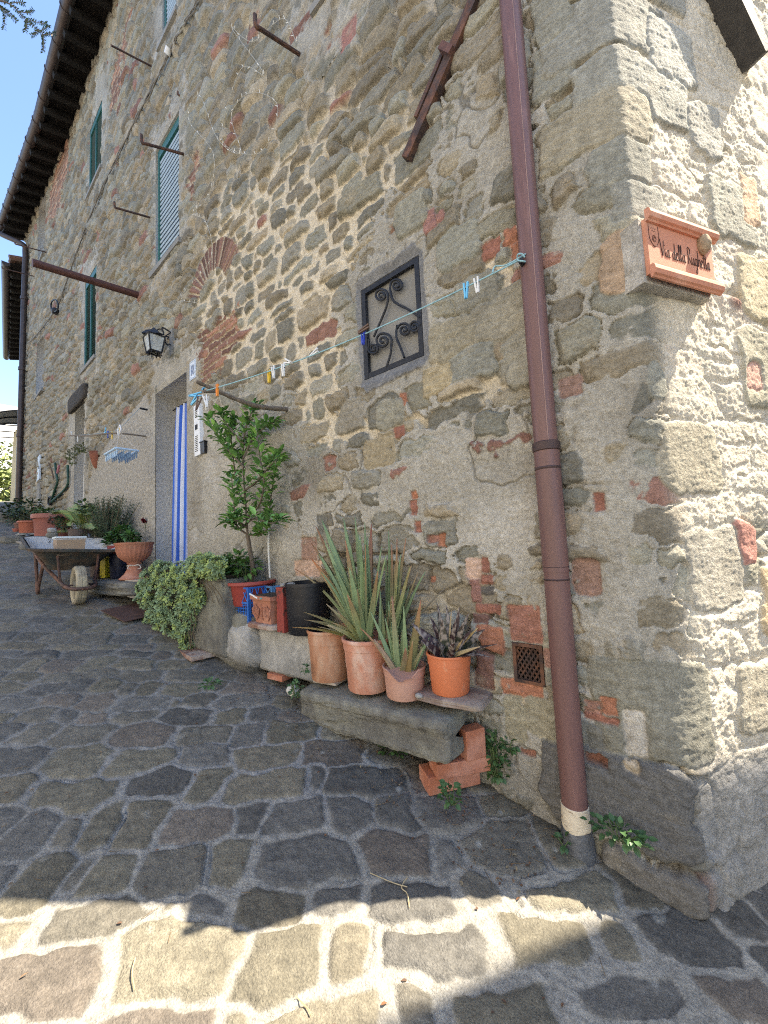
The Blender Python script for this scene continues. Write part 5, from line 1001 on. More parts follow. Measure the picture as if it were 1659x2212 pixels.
c_ = F(560, 1349, -.31); m = nrock((c_[0], -.20, ZB + .022), (.30, .24, .036), 31, pw=8, rough=.02, n=44); o = m.build('clay_tile', mat('old_clay_tile', (.27, .15, .11), .9, .25, 20, .4, 80, col2=(.34, .28, .24), mscale=10), None, org=(c_[0], -.2, ZB)); tag(o, 'old clay tile under the small relief planter', 'tile')
P = F(565, 1343, -.30); zt = float(F(565, 1288, -.30)[2]); zb_ = ZB + .038; H = zt - zb_; wt = 76*mpp(P)
t = root('relief_planter', (P[0], -.23, zb_), 'small rectangular terracotta planter with leaf relief', 'planter')
m = MB(); m.box((P[0], -.225, zb_ + H*.43), (wt*.92, .15, H*.86), taper=.82); m.box((P[0], -.225, zb_ + H*.93), (wt*1.04, .17, H*.14)); m.build('body', M_ter, t, smooth=False)
m = MB(); m.box((P[0], -.225, zb_ + H*1.001), (wt*.92, .14, .004)); m.build('soil', M_soil, t, smooth=False)
yf = -.225 - .068
for sx in (-.28, .28):
    m = MB()
    for k in (-2, -1, 0, 1, 2):
        a_ = np.array([P[0] + sx*wt, yf - .000, zb_ + H*.12]); b_ = np.array([P[0] + sx*wt + k*.016, yf - .009, zb_ + H*(.68 - .07*abs(k))]); m.tube(bez([a_, (a_ + b_)/2 + np.array([k*.006, -.004, 0]), b_, b_ + np.array([k*.004, 0, -.012])], 4), [.003]*4 + [.0055]*5 + [.005]*3 + [.003], 6)
    m.build('leaf_relief', M_ter, t)
m = MB()
for k in range(6): m.tube([(P[0] + .004*(-1)**k, yf - .002, zb_ + H*(.15 + .1*k)), (P[0] + .004*(-1)**k, yf - .008, zb_ + H*(.2 + .1*k))], .006, 6)
m.build('rope_relief', M_ter, t)
o = MB().tube([F(540, 1283, -.30), F(556, 1292, -.31)], .006, 8).build('white_stick', M_white, None, org=F(548, 1288, -.3)); tag(o, 'short white stick lying across the relief planter', 'stick')
o = MB().tube([F(552, 1290, -.29), F(566, 1293, -.31)], .006, 8).build('teal_handle', mat('teal_plastic', (.12, .35, .36), .5), None, org=F(560, 1292, -.3)); tag(o, 'short teal tool handle lying on the relief planter', 'tool handle')
M_blu = mat('blue_crate_plastic', (.03, .14, .50), .5, .12, 20, .05); M_blu2 = mat('faded_blue_crate', (.10, .26, .50), .55, .15, 12, .05)
def crate(c, size, label, m_, nb_=(8, 9)):
    W_, D_, H_ = size; t = root('plastic_crate', c, label, 'crate', 'blue plastic crates'); c = np.array(c, float)
    for nm, dx, dy, ln, ax in (('front_panel', 0, -D_/2, W_, 0), ('back_panel', 0, D_/2, W_, 0), ('side_panel', -W_/2, 0, D_, 1), ('side_panel', W_/2, 0, D_, 1)):
        m = MB(); sz = lambda l, th_, h: ((l, th_, h) if ax == 0 else (th_, l, h)); pc = c + np.array([dx, dy, 0]); along = np.array([1., 0, 0]) if ax == 0 else np.array([0, 1., 0]); e2 = .008 if ax == 0 else -.010
        m.box(pc + np.array([0, 0, .008]), sz(ln + e2, .008, .016)); m.box(pc + np.array([0, 0, H_*.56]), sz(ln + e2, .009, .014)); m.box(pc + np.array([0, 0, H_ - .006]), sz(ln + e2, .011, .012))
        for s_ in (-1, 1): m.box(pc + along*s_*(ln/2 - .006 + e2*.5) + np.array([0, 0, H_/2]), sz(.014, .010, H_ - .004))
        for k in range(1, nb_[0]): m.box(pc + along*(ln*(k/nb_[0] - .5)) + np.array([0, 0, H_*.29]), sz(.005, .006, H_*.52))
        for k in range(1, 6): m.box(pc + np.array([0, 0, .012 + H_*.53*k/6]), sz(ln - .02, .0056, .004))
        for k in range(3):
            m.tube([pc + along*(ln*(k/3 - .5) + .01) + np.array([0, 0, H_*.58]), pc + along*(ln*((k + 1)/3 - .5) - .01) + np.array([0, 0, H_*.97])], .004, 5); m.tube([pc + along*(ln*(k/3 - .5) + .01) + np.array([0, 0, H_*.97]), pc + along*(ln*((k + 1)/3 - .5) - .01) + np.array([0, 0, H_*.58])], .0038, 5)
        m.build(nm, m_, t, smooth=False)
    m = MB(); m.box(c + np.array([0, 0, .005]), (W_ - .012, D_ - .012, .006)); m.build('bottom', m_, t, smooth=False)
P = F(494, 1335, -.27); zt = float(F(494, 1266, -.27)[2]); print('crate', P, zt, F(536, 1335, -.27))
crate((P[0] + .14, -.20, ZB + .012), (.26, .14, zt - ZB - .012), 'blue mesh plastic crate left of the relief planter', M_blu)
P = F(573, 1300, -.10); crate((P[0] - .01, -.075, ZB + .03), (.30, .12, float(F(573, 1265, -.13)[2]) - ZB - .03), 'faded blue crate standing behind the relief planter', M_blu2)
# red round pot with the small citrus tree
P = F(558, 1290, -.13); zt = float(F(558, 1253, -.13)[2]); rr = 112*mpp(P)/2*.95; xc_ = P[0] - .03
o = nrock((xc_ - .05, -.16, .80), (.40, .30, .42), 41, pw=6, rough=.04, n=40).build('stone_block', M_stone, None, org=(xc_, -.16, .6)); tag(o, 'hidden grey stone block under the round red pot of the citrus tree', 'stone')
pc = np.array([xc_ - .02, -.16 + .0, zt - .17]); pot('flower_pot', pc, zt, rr, rr*.74, 'wide round red plastic pot of the small citrus tree', mat('red_plastic', (.30, .055, .045), .5, .1, 8, .05), 3)
M_bark = mat('young_bark', (.13, .105, .08), .9, .3, 40, .4, 90, stretch=(1, 1, .3)); M_leaf = mat('citrus_leaf', vc=True, rough=.38, var=.12, scale=40, bump=.05, bscale=120, spec=.5)
YT = -.17; t = root('citrus_tree', (pc[0], pc[1], zt), 'small citrus tree with glossy dark green leaves beside the striped curtain', 'citrus tree')
def FY(x, y, dy=0.): return F(x, y, YT + dy)
m = MB(); tb = np.array([pc[0] + .02, YT, zt - .03]); stem = bez([tb, FY(546, 1225), FY(540, 1190), FY(535, 1155)], 6); m.tube(stem, list(np.linspace(.018, .014, len(stem))), 9)
br = [([(535, 1155), (530, 1080), (525, 1000), (528, 940), (540, 900), (548, 880)], (0, .0, .02, .0, -.02, 0)), ([(535, 1155), (515, 1140), (508, 1120), (505, 1080), (500, 1030)], (0, -.05, -.07, -.08, -.1)), ([(535, 1155), (560, 1155), (578, 1140), (582, 1100), (590, 1040), (600, 985)], (0, .03, .05, .06, .06, .06)),
      ([(527, 1010), (505, 985), (485, 962), (465, 935), (450, 905)], (0, -.04, -.08, -.12, -.15)), ([(526, 990), (545, 950), (570, 925), (590, 915)], (0, .05, .06, .05)), ([(528, 1060), (555, 1040), (580, 1010), (600, 990)], (0, -.08, -.12, -.12)), ([(530, 1090), (515, 1060), (505, 1000), (500, 945), (510, 910)], (0, .06, .08, .06, .05)), ([(532, 1120), (560, 1090), (570, 1040), (560, 980), (555, 930)], (0, -.04, -.1, -.1, -.08)), ([(528, 960), (500, 930), (482, 905), (478, 895)], (0, -.05, -.06, -.08)), ([(533, 1130), (550, 1120), (585, 1130), (600, 1125)], (0, -.1, -.13, -.1)), ([(533, 1140), (512, 1125), (490, 1128)], (0, -.1, -.14))]
twigs = []
for pts, dys in br:
    pth_ = bez([FY(x, y, d_) for (x, y), d_ in zip(pts, dys)], 6); m.tube(pth_, list(np.linspace(.009, .003, len(pth_))), 6); twigs.append(pth_)
m.build('trunk', M_bark, t)
m = MB(); r_ = random.Random(5)
for pth_ in twigs:
    n_ = len(pth_)
    for i in range(3, n_):
        for rep in range(4 if i < n_ - 3 else 5):
            q = r_.uniform(0, 6.28); el = r_.uniform(-.3, .9); d = np.array([math.cos(q)*math.cos(el), math.sin(q)*math.cos(el), math.sin(el)]); tw = pth_[min(i + 1, n_ - 1)] - pth_[i - 1]; tw /= np.linalg.norm(tw); d = d + tw*.5
            p = pth_[i] + d*r_.uniform(.005, .04); p[1] = min(p[1], -.05)
            if p[1] + d[1]*.1 > -.02: d[1] = -abs(d[1])
            g = r_.uniform(.7, 1.25); c_ = (.12*g, .26*g, .07*g) if r_.random() < .65 else (.20*g, .38*g, .09*g)
            m.leaf(p, d, (r_.uniform(-.4, .4), r_.uniform(-.6, .2), 1), r_.uniform(.045, .088), r_.uniform(.026, .042), c_, fold=.22, droop=r_.uniform(.05, .35))
m.build('crown', M_leaf, t)
o = MB().tube([FY(583, 1248, .08), FY(580, 1190, .10), FY(580, 1135, .12)], .007, 7).build('plant_stake', mat('white_stake'), None, org=FY(583, 1248, .08)); tag(o, 'thin whitish cane standing behind the citrus tree trunk', 'stake')
# stone planter with trailing stonecrop and mint
PXL, PXR, YF = -3.32, -2.60, -.36; zt = float(F(490, 1252, YF)[2]); zb_ = .70; print('planter', zt, proj((PXR, YF, zt)), proj((PXL, YF, zt)))
t = root('stone_planter', ((PXL + PXR)/2, YF/2, zb_), 'big square grey stone planter under the stonecrop', 'planter')
m = nblock(((PXL + PXR)/2, YF/2 - .01, (zt + zb_)/2), (PXR - PXL, -YF + .0, zt - zb_), 51, rd=.03, rough=.008, n=30); m.build('body', M_stone, t)
m = MB(); m.box(((PXL + PXR)/2, YF/2, zt + .012), (PXR - PXL - .12, -YF - .12, .02)); m.build('soil', M_soil, t, smooth=False)
for i, (a_, zz, ang) in enumerate(((-3.02, .67, .15), (-2.95, .70, -.1))):
    m = MB(); m.box((a_, YF - .02, zz), (.30, .20, .03), rotz(ang)); o = m.build('roof_tile_piece', mat('old_clay_tile'), None, smooth=False, org=(a_, YF, zz)); tag(o, ('lower' if i == 0 else 'upper') + ' clay tile piece lying at the foot of the stone planter', 'tile')
M_sed = mat('stonecrop_leaf', vc=True, rough=.6, var=.1, scale=30, bump=0, spec=.3); M_stem = mat('dry_stem', (.13, .10, .065), .9, .2)
def rosette(m, c, ax, R_, col, n=9, r_=random):
    ax = np.array(ax, float); ax /= np.linalg.norm(ax); u = np.cross(ax, (0.3, .2, 1)); u /= np.linalg.norm(u); v = np.cross(ax, u)
    for k in range(n):
        q = 6.28*k/n*1.0 + r_.uniform(-.2, .2); up = .35 if k % 2 else .9; d = math.cos(q)*u + math.sin(q)*v + ax*up; L = R_*r_.uniform(.7, 1.1)*(.75 if k % 2 == 0 else 1); g = r_.uniform(.85, 1.15)
        d /= np.linalg.norm(d); nrm = ax - d*(ax @ d); nrm /= np.linalg.norm(nrm) + 1e-9; s_ = np.cross(d, nrm); c0 = np.array(c)
        vs = [c0, c0 + d*L*.55 - s_*L*.17, c0 + d*L*.55 + s_*L*.17, c0 + d*L*.85 - s_*L*.2 + nrm*L*.05, c0 + d*L*.85 + s_*L*.2 + nrm*L*.05, c0 + d*L + nrm*L*.06, c0 + d*L*.6 - nrm*L*.05]
        m.add(vs, [(0, 6, 1), (0, 2, 6), (1, 6, 3), (2, 4, 6), (3, 6, 5), (4, 5, 6)], [tuple(np.array(col)*g*(.8 + .2*i/5)) for i in range(7)])
t = root('stonecrop', (-3.1, -.4, 1.05), 'bushy grey-green stonecrop spilling over the stone planter onto the cobbles', 'succulent')
m = MB(); st = MB(); r_ = random.Random(12)
blobs = [(330, 1250, .10), (360, 1240, .10), (400, 1240, .10), (425, 1225, .08), (345, 1280, .12), (380, 1275, .13), (415, 1265, .10), (320, 1290, .09), (340, 1315, .10), (375, 1310, .12), (410, 1300, .10), (350, 1340, .09), (380, 1345, .10), (405, 1340, .09), (330, 1345, .07), (400, 1370, .06), (440, 1220, .08), (460, 1235, .06), (312, 1270, .06), (425, 1290, .06), (405, 1395, .04), (470, 1222, .06), (345, 1230, .07)]
for bx_, by_, br_ in blobs:
    yb_ = -.42 if by_ < 1330 else -.40
    for k in range(int(50 + 560*br_)):
        v = np.array([r_.gauss(0, 1), r_.gauss(0, 1), r_.gauss(0, 1)]); v /= np.linalg.norm(v); c_ = F(bx_, by_, yb_); c = c_ + v*br_*np.array([1.0, .9, .9])*r_.uniform(.75, 1.15)
        if c[2] < float(zg(c[0], c[1])) + .02: continue
        g = r_.uniform(.8, 1.15); young = r_.random() < (.5 if by_ < 1300 and bx_ > 370 else .22)
        col = (.30*g, .38*g, .12*g) if young else (.21*g, .30*g, .16*g)
        ax = v*1.0 + np.array([.25, -.5, .6]); rosette(m, c, ax, r_.uniform(.022, .040), col, 8, r_)
        if k % 5 == 0: st.tube(bez([c, c - v*br_*.5 + np.array([0, .02, -.02]), c_ + np.array([0, .05, .02])], 4), .003, 4)
m.build('foliage', M_sed, t)
for k in range(26):
    a_ = F(r_.uniform(385, 425), r_.uniform(1290, 1370), -.40); st.tube(bez([a_, a_ + np.array([.03, -.03, -.08]), a_ + np.array([.05*r_.uniform(-1, 1), .0, -.16])], 4), .003, 4)
for k in range(5):
    a_ = F(430 + 8*k, 1240, -.37); st.tube(bez([a_, a_ + np.array([.02, -.03, -.06]), a_ + np.array([.10, -.02, -.12]), a_ + np.array([.06 + .03*k, -.01, -.20])], 5), .0028, 4)
st.build('stems', M_stem, t)
def leafy(name, label, cat, centers, n, L, col, pos='px', up=.5, group=None, orig=None, mname='herb_leaf', wd=.6, ymax=-.03):
    m = MB(); st = MB(); r_ = random.Random(label); t = None
    for (c, R_) in centers:
        c = np.array(c, float)
        if t is None: t = root(name, orig if orig is not None else c - np.array([0, 0, R_[2]]), label, cat, group)
        for k in range(n):
            v = np.array([r_.gauss(0, 1), r_.gauss(0, 1), r_.gauss(0, 1)]); v *= (r_.uniform(.3, 1)**.5)/np.linalg.norm(v); p = c + v*np.array(R_)
            if p[1] > ymax: p[1] = ymax - r_.uniform(0, .05)
            d = np.array([v[0], v[1], v[2]*.4 + up*r_.uniform(-.5, 1)]); g = r_.uniform(.65, 1.35); l = L*r_.uniform(.7, 1.2)
            m.leaf(p, d, (r_.uniform(-.3, .3), r_.uniform(-.6, .1), 1), l, l*wd, tuple(np.array(col)*g), fold=.15, droop=.25)
            if k % 6 == 0: st.tube([c + np.array([v[0]*.2*R_[0], v[1]*.2*R_[1], -R_[2]]), p], .0022, 4)
    m.build('foliage', mat(mname, vc=True, rough=.5, var=.12, scale=40, bump=.05, bscale=100, spec=.4), t); st.build('stems', mat('green_stem', (.08, .12, .04), .7), t); return t
leafy('mint_plant', 'bright green mint growing in the stone planter beside the stonecrop', 'herb', [(F(x, y, -.20), (.11, .10, .07)) for x, y in ((450, 1225), (480, 1222), (505, 1222), (530, 1225), (515, 1210), (490, 1232))], 80, .052, (.075, .16, .035))
# weeds
for i, (x, y, yy, R_, n, lab) in enumerate(((845, 1610, -.15, (.10, .07, .035), 90, 'low green weed in the shade under the stone bench'), (1072, 1635, -.04, (.055, .035, .11), 170, 'tall green weed against the wall right of the bricks'), (972, 1712, -.33, (.042, .03, .045), 60, 'small green weed in front of the brick stack'), (1335, 1798, -.13, (.10, .03, .028), 90, 'low weed beside the white foot of the near drainpipe'), (1218, 1815, -.12, (.02, .02, .02), 12, 'tiny weed left of the white foot of the near drainpipe'), (640, 1488, -.30, (.05, .03, .05), 45, 'weed growing over a white stone left of the bench'), (658, 1445, -.30, (.02, .01, .03), 14, 'tiny weed on the face of the squared stone block'), (455, 1478, -.75, (.05, .05, .012), 40, 'flat tuft of weed between the cobbles'), (1098, 1610, -.03, (.03, .015, .03), 40, 'weed sprig climbing the wall right of the brick stack'))):
    c = F(x, y, yy); leafy('weed', lab, 'weed', [(c, R_)], n, .024, (.055, .115, .04), group='weeds along the wall foot', orig=(c[0], c[1], float(zg(c[0], c[1]))), mname='weed_leaf', wd=.75, ymax=-.015)
c_ = F(633, 1492, -.27); o = nrock(c_, (.09, .06, .06), 61, pw=2.6, rough=.08, n=28).build('white_stone', mat('white_rock', (.55, .53, .48), .9, .15, 20, .3), None, org=c_); tag(o, 'small whitish stone under a weed left of the bench', 'stone')
# ================================================================== farther up the street
W_ = F(170, 1290, -.735); W_[2] = float(zg(W_[0], W_[1])) - .003; TH = rad(177); bu, bv = np.array([math.cos(TH), math.sin(TH), 0]), np.array([-math.sin(TH), math.cos(TH), 0])
def BP(u, v, z): p = W_ + bu*u + bv*v; return p + np.array([0, 0, z + (.175*u if u > 0 else .175*u)])
t = root('wheelbarrow', W_, 'rusty old wheelbarrow with a pale rubber wheel parked in the street', 'wheelbarrow')
M_rust = mat('rusty_tube', (.075, .045, .038), .7, .35, 25, .2, 90, col2=(.14, .07, .05), mscale=12); M_tray = mat('dirty_tray', (.045, .052, .05), .8, .4, 14, .25, 60, col2=(.10, .075, .055), mscale=8); M_rub = mat('pale_rubber', (.40, .36, .26), .85, .15, 14, .2, 80, col2=(.28, .25, .19), mscale=9)
R_ = .185; cw = BP(0, 0, R_)
def ringm(m, prof, seg=44):
    P = np.array([[cw + (bu*math.cos(q) + np.array([0, 0, 1.])*math.sin(q))*r + bv*w for r, w in prof] for q in np.linspace(0, 2*math.pi, seg)]); m.grid(P)
m = MB(); ringm(m, [(R_ - .055, -.036), (R_ - .02, -.046), (R_ - .004, -.036), (R_, -.022), (R_ - .004, -.020), (R_, -.017), (R_, -.003), (R_ - .004, 0), (R_, .003), (R_, .017), (R_ - .004, .020), (R_, .022), (R_ - .004, .036), (R_ - .02, .046), (R_ - .055, .036)]); wh = m.build('wheel', M_rub, t)
m = MB(); ringm(m, [(R_ - .052, -.038), (R_ - .075, -.030), (R_ - .08, -.015), (.035, -.02), (.03, -.045), (.0, -.045)]); ringm(m, [(R_ - .052, .038), (R_ - .075, .030), (R_ - .08, .015), (.035, .02), (.03, .045), (.0, .045)]); m.build('rim', mat('old_rim', (.26, .23, .17), .7, .3, 20, .2), wh)
m = MB(); m.tube([BP(0, -.11, R_), BP(0, .11, R_)], .009, 8); m.build('axle', M_rust, wh)
for s_ in (-1, 1):
    m = MB(); m.tube(bez([BP(-.235, 0, .20), BP(-.215, s_*.07, .20), BP(-.10, s_*.115, .20), BP(.10, s_*.14, .22), BP(.32, s_*.21, .30), BP(.60, s_*.25, .36), BP(.95, s_*.275, .44), BP(1.22, s_*.285, .50)], 6), .0165, 10); fo = m.build('frame', M_rust, t)
    m = MB(); m.tube([BP(1.08, s_*.28, .468), BP(1.25, s_*.285, .505)], .0205, 10); m.build('grip', mat('dark_grip', (.04, .042, .055), .5, .2), fo)
    m = MB(); m.tube(bez([BP(.42, s_*.225, .32), BP(.50, s_*.245, .12), BP(.54, s_*.25, .008), BP(.60, s_*.25, .006), BP(.66, s_*.25, .14), BP(.74, s_*.26, .39)], 5), .015, 8); m.build('leg', M_rust, t)
    m = MB(); m.tube([BP(.05, s_*.135, .215), BP(.03, s_*.16, .47)], .011, 6); m.build('stay', M_rust, t)
    m = MB(); m.tube(bez([BP(.0, s_*.12, .205), BP(.0, s_*.115, .17), BP(0, s_*.075, R_)], 4), .010, 6); m.build('fork', M_rust, t)
rimz, botz = .535, .30
def ring_(u0, u1, v0, v1, z, n=8, rc=.10):
    out = []
    for cu, cv, a0 in ((u1 - rc, v1 - rc, 0), (u0 + rc, v1 - rc, 90), (u0 + rc, v0 + rc, 180), (u1 - rc, v0 + rc, 270)):
        for k in range(n): q = rad(a0 + 90*k/(n - 1)); out.append(BP(cu + rc*math.cos(q), cv + rc*math.sin(q), z + .02*math.sin(cv*7 + cu*9)))
    return out + [out[0]]
lv = [ring_(-.035, .92, -.375, .375, rimz - .022), ring_(-.04, .925, -.38, .38, rimz), ring_(-.02, .90, -.36, .36, rimz + .004), ring_(.06, .80, -.30, .30, .46), ring_(.14, .70, -.23, .23, .36), ring_(.18, .66, -.20, .20, botz, rc=.12)]
m = MB(); m.grid(np.array(lv)); G = np.array(lv[-1]); m.add(list(G[:-1]), [tuple(range(len(G) - 1))]); m.build('tray', M_tray, t)
m = MB(); lv2 = [ring_(.0, .885, -.345, .345, rimz - .004), ring_(.07, .79, -.29, .29, .475), ring_(.10, .76, -.26, .26, .455)]; m.grid(np.array(lv2)); G = np.array(lv2[-1]); m.add(list(G[:-1]), [tuple(range(len(G) - 1))]); m.build('lime_residue', mat('white_lime', (.48, .47, .45), .95, .2, 30, .5, 90, col2=(.09, .075, .06), mscale=16, mixpos=(.60, .66)), t)
cb = BP(.13, .06, .455); t = root('storage_box', cb, 'clear plastic storage box of beige stuff standing in the wheelbarrow tray', 'storage box'); Rb = rotz(TH - math.pi/2 + .05)
m = MB(); m.box(cb + np.array([0, 0, .075]), (.225, .16, .15), Rb, taper=.94); m.build('body', mat('beige_plastic', (.34, .25, .17), .45, .06, 12, .03), t, smooth=False)
m = MB(); m.box(cb + np.array([0, 0, .158]), (.228, .163, .016), Rb); m.build('band', mat('clear_band', (.45, .42, .40), .3, .3, 40), t, smooth=False)
m = MB(); m.box(cb + np.array([0, 0, .174]), (.24, .175, .016), Rb); m.build('lid', mat('lid_white', (.60, .68, .74), .35, .05), t, smooth=False)
# slab with the urn, buckets
m = nrock((-4.72, -.30, 1.115), (1.15, .52, .15), 71, rotz(.08), pw=6, rough=.05, n=64); o = m.build('stone_ledge', M_stone, None, org=(-4.7, -.3, 1.05)); tag(o, 'broad grey stone ledge carrying the urn and buckets left of the doorway', 'stone ledge')
o = nrock((-4.55, -.14, 1.0), (.9, .22, .14), 72, pw=6, rough=.05, n=40).build('foundation_stone', M_stone, None, org=(-4.6, -.14, .93)); tag(o, 'dark stone under the broad ledge against the wall', 'stone')
for i, (dx, dz, an, mm, lab) in enumerate(((0, .0, .3, 'grey_plank', 'lower grey board leaning under the stone ledge by the stonecrop'), (.02, .05, .5, 'brown_plank', 'upper brown board lying under the stone ledge by the stonecrop'))):
    c_ = F(300, 1290 - 18*i, -.40); m = MB(); m.box((0, 0, 0), (.30, .06, .025)); o = m.build('plank', mat(mm, (.30, .28, .25) if i == 0 else (.20, .15, .11), .9, .25, 14, .4, stretch=(1, 6, 6)), None, smooth=False); o.location = (c_[0], c_[1], c_[2]); o.rotation_euler = (0, .16 - .1*i, an); tag(o, lab, 'plank')
P = F(290, 1248, -.35); zt = float(F(292, 1172, -.35)[2]); P[2] = 1.196; H = zt - P[2]; r_m = .168
t = root('garden_urn', P, 'fluted terracotta urn on a flared foot with a white cord round its stem', 'urn')
m = MB(); m.lathe([(.0, 0), (.128, .0), (.130, .012), (.118, .022), (.085, .055), (.064, .095), (.055, H*.40), (.060, H*.415), (.066, H*.44), (.062, H*.455), (.09, H*.50), (.135, H*.62), (.155, H*.78), (r_m*.97, H*.93), (r_m*1.01, H*.945), (r_m*1.03, H), (r_m*.98, H), (r_m*.93, H*.92)], P, 96, flute=(H*.48, H*.80, .022, 24)); m.build('body', M_ter, t)
m = MB(); m.lathe([(0, H*.93), (r_m*.94, H*.92)], P, 24); m.build('soil', M_soil, t)
m = MB(); m.tube([P + np.array([.060*math.cos(q), .060*math.sin(q), H*.37]) for q in np.linspace(0, 6.28, 22)], .005, 5); f_ = (CAM - P)[:2]; f_ = f_/np.linalg.norm(f_); fv = np.array([f_[0], f_[1], 0]); sv = np.array([-f_[1], f_[0], 0])
for s_ in (-1, 1): m.tube(bez([P + fv*.065 + np.array([0, 0, H*.37]), P + fv*.08 + sv*s_*.035 + np.array([0, 0, H*.39]), P + fv*.09 + sv*s_*.055 + np.array([0, 0, H*.30]), P + fv*.085 + sv*s_*.03 + np.array([0, 0, H*.28])], 5), .004, 5)
m.build('cord', mat('white_cord', (.62, .58, .52), .9), t)
leafy('basil_plant', 'bushy bright green basil behind the rim of the fluted urn', 'herb', [(F(255, 1160, -.30), (.12, .10, .08)), (F(270, 1150, -.28), (.10, .09, .06)), (F(240, 1170, -.36), (.07, .07, .06)), (F(285, 1160, -.33), (.08, .06, .04))], 90, .06, (.06, .14, .035), mname='basil_leaf', wd=.65)
P = F(228, 1244, -.36); P[2] = 1.19; zt = float(F(230, 1190, -.36)[2]); H = zt - P[2]
t = root('yellow_tub', P, 'tall yellow plastic tub with a dark leaf print left of the urn', 'tub'); yw = 22*mpp(P)
m = MB(); m.box(P + np.array([0, 0, H*.42]), (yw*1.25, .11, H*.84), rotz(.35), taper=.94); m.build('body', mat('yellow_plastic', (.45, .38, .02), .5, .08, col2=(.10, .14, .02), mscale=9, mixpos=(.60, .63)), t, smooth=False); m = MB(); m.box(P + np.array([0, 0, H*.93]), (yw*1.38, .13, H*.18), rotz(.35)); m.build('lid', mat('yellow_lid', (.52, .44, .03), .45), t, smooth=False)
P = F(257, 1244, -.33); P[2] = 1.19; zt = float(F(257, 1195, -.33)[2])
t = root('navy_bucket', P, 'dark navy bucket holding a red bowl between the yellow tub and the urn', 'bucket'); H = zt - P[2]; m = MB(); m.lathe([(.078, 0), (.080, .005), (.092, H), (.088, H), (.07, .01), (0, .01)], P, 32); m.build('body', mat('navy_plastic', (.012, .015, .035), .45), t)
zr = zt; m = MB(); m.lathe([(.07, -.02), (.10, .05), (.108, .055), (.112, .085), (.10, .085), (.09, .03), (0, .03)], (P[0], P[1], zr), 36); o = m.build('red_bowl', mat('red_plastic'), None, org=(P[0], P[1], zr - .02)); tag(o, 'dark red plastic bowl pot nested in the navy bucket', 'bowl')
P = F(273, 1244, -.22); P[2] = 1.19; t = root('small_bucket', P, 'small dark blue bucket half hidden behind the urn foot', 'bucket'); m = MB(); m.lathe([(.06, 0), (.075, .16), (.070, .16), (.05, .01), (0, .01)], P, 28); m.build('body', mat('navy_plastic'), t)
o = MB().box(F(300, 1253, -.36), (.22, .14, .012), rotz(.2)).build('tile_shard', mat('pale_tile'), None, smooth=False, org=F(300, 1253, -.36)); tag(o, 'thin pale tile under the foot of the fluted urn', 'tile')
# rosemary, palm, big pots
def spiky(name, label, cat, c, R_, n, L, col, mname, base=None):
    t = root(name, base if base is not None else c, label, cat); m = MB(); st = MB(); r_ = random.Random(label)
    b = np.array(base if base is not None else c - np.array([0, 0, R_[2]]), float)
    for k in range(n):
        v = np.array([r_.gauss(0, 1)*R_[0]*.6, r_.gauss(0, .6)*R_[1], r_.uniform(-.4, 1)*R_[2]]); tip = c + v; tip[1] = min(tip[1], -.03)
        pth_ = bez([b + v*np.array([.25, .25, 0]), (b + tip)/2 + v*.15, tip], 6)
        if k % 3 == 0: st.tube(pth_, .003, 4)
        for p in pth_[3:]:
            for j in range(5):
                d = np.array([r_.uniform(-1, 1), r_.uniform(-1, 1), r_.uniform(.1, 1.4)]); g = r_.uniform(.7, 1.3); d /= np.linalg.norm(d); s2 = np.cross(d, (r_.uniform(-1, 1), r_.uniform(-1, 1), .1)); s2 /= np.linalg.norm(s2)
                m.add([p - s2*.003, p + s2*.003, p + d*L], [(0, 1, 2)], tuple(np.array(col)*g))
    m.build('foliage', mat(mname, vc=True, rough=.7, var=.1, bump=0), t); st.build('stems', M_stem, t); return t
c_ = F(238, 1118, -.24); gz = float(zg(c_[0], c_[1])); pr = np.array([c_[0], -.26, gz])
spiky('rosemary_bush', 'feathery grey-green rosemary bush against the pebbledash wall', 'rosemary', c_, (.34, .22, .27), 190, .042, (.055, .085, .045), 'rosemary_needle', np.array([c_[0], -.26, 1.55]))
pot('flower_pot', pr, 1.57, .22, .17, 'dark brown pot of the rosemary, behind the wheelbarrow', mat('brown_plastic', (.07, .05, .045), .6), 0, group='big pots up the street')
PB = F(113, 1158, -.42); PB[2] = float(zg(PB[0], PB[1])) + .0; ztB = float(F(113, 1112, -.42)[2]); rB = 72*mpp(PB)/2; print('bigpot', PB, ztB, rB)
M_rp = mat('rose_plastic', (.27, .095, .075), .55, .08, 8, .05)
pot('flower_pot', PB, ztB, rB, rB*.78, 'largest round brick-red plastic pot up the street beyond the wheelbarrow', M_rp, 3, group='big pots up the street')
leafy('pot_herbs', 'low green herbs in the largest brick-red pot', 'herb', [(PB + np.array([dx, dy, ztB - PB[2] + .03]), (.10, .10, .05)) for dx, dy in ((-.1, .0), (.1, -.05), (.0, .1), (.05, -.15), (-.12, -.1))], 60, .05, (.06, .12, .035), mname='herb_leaf')
o = MB().tube([PB + np.array([.05, .12, .3]), F(83, 1082, -.35)], .006, 6).build('plant_stake', mat('white_stake'), None, org=PB); tag(o, 'white stake in the largest brick-red pot', 'stake')
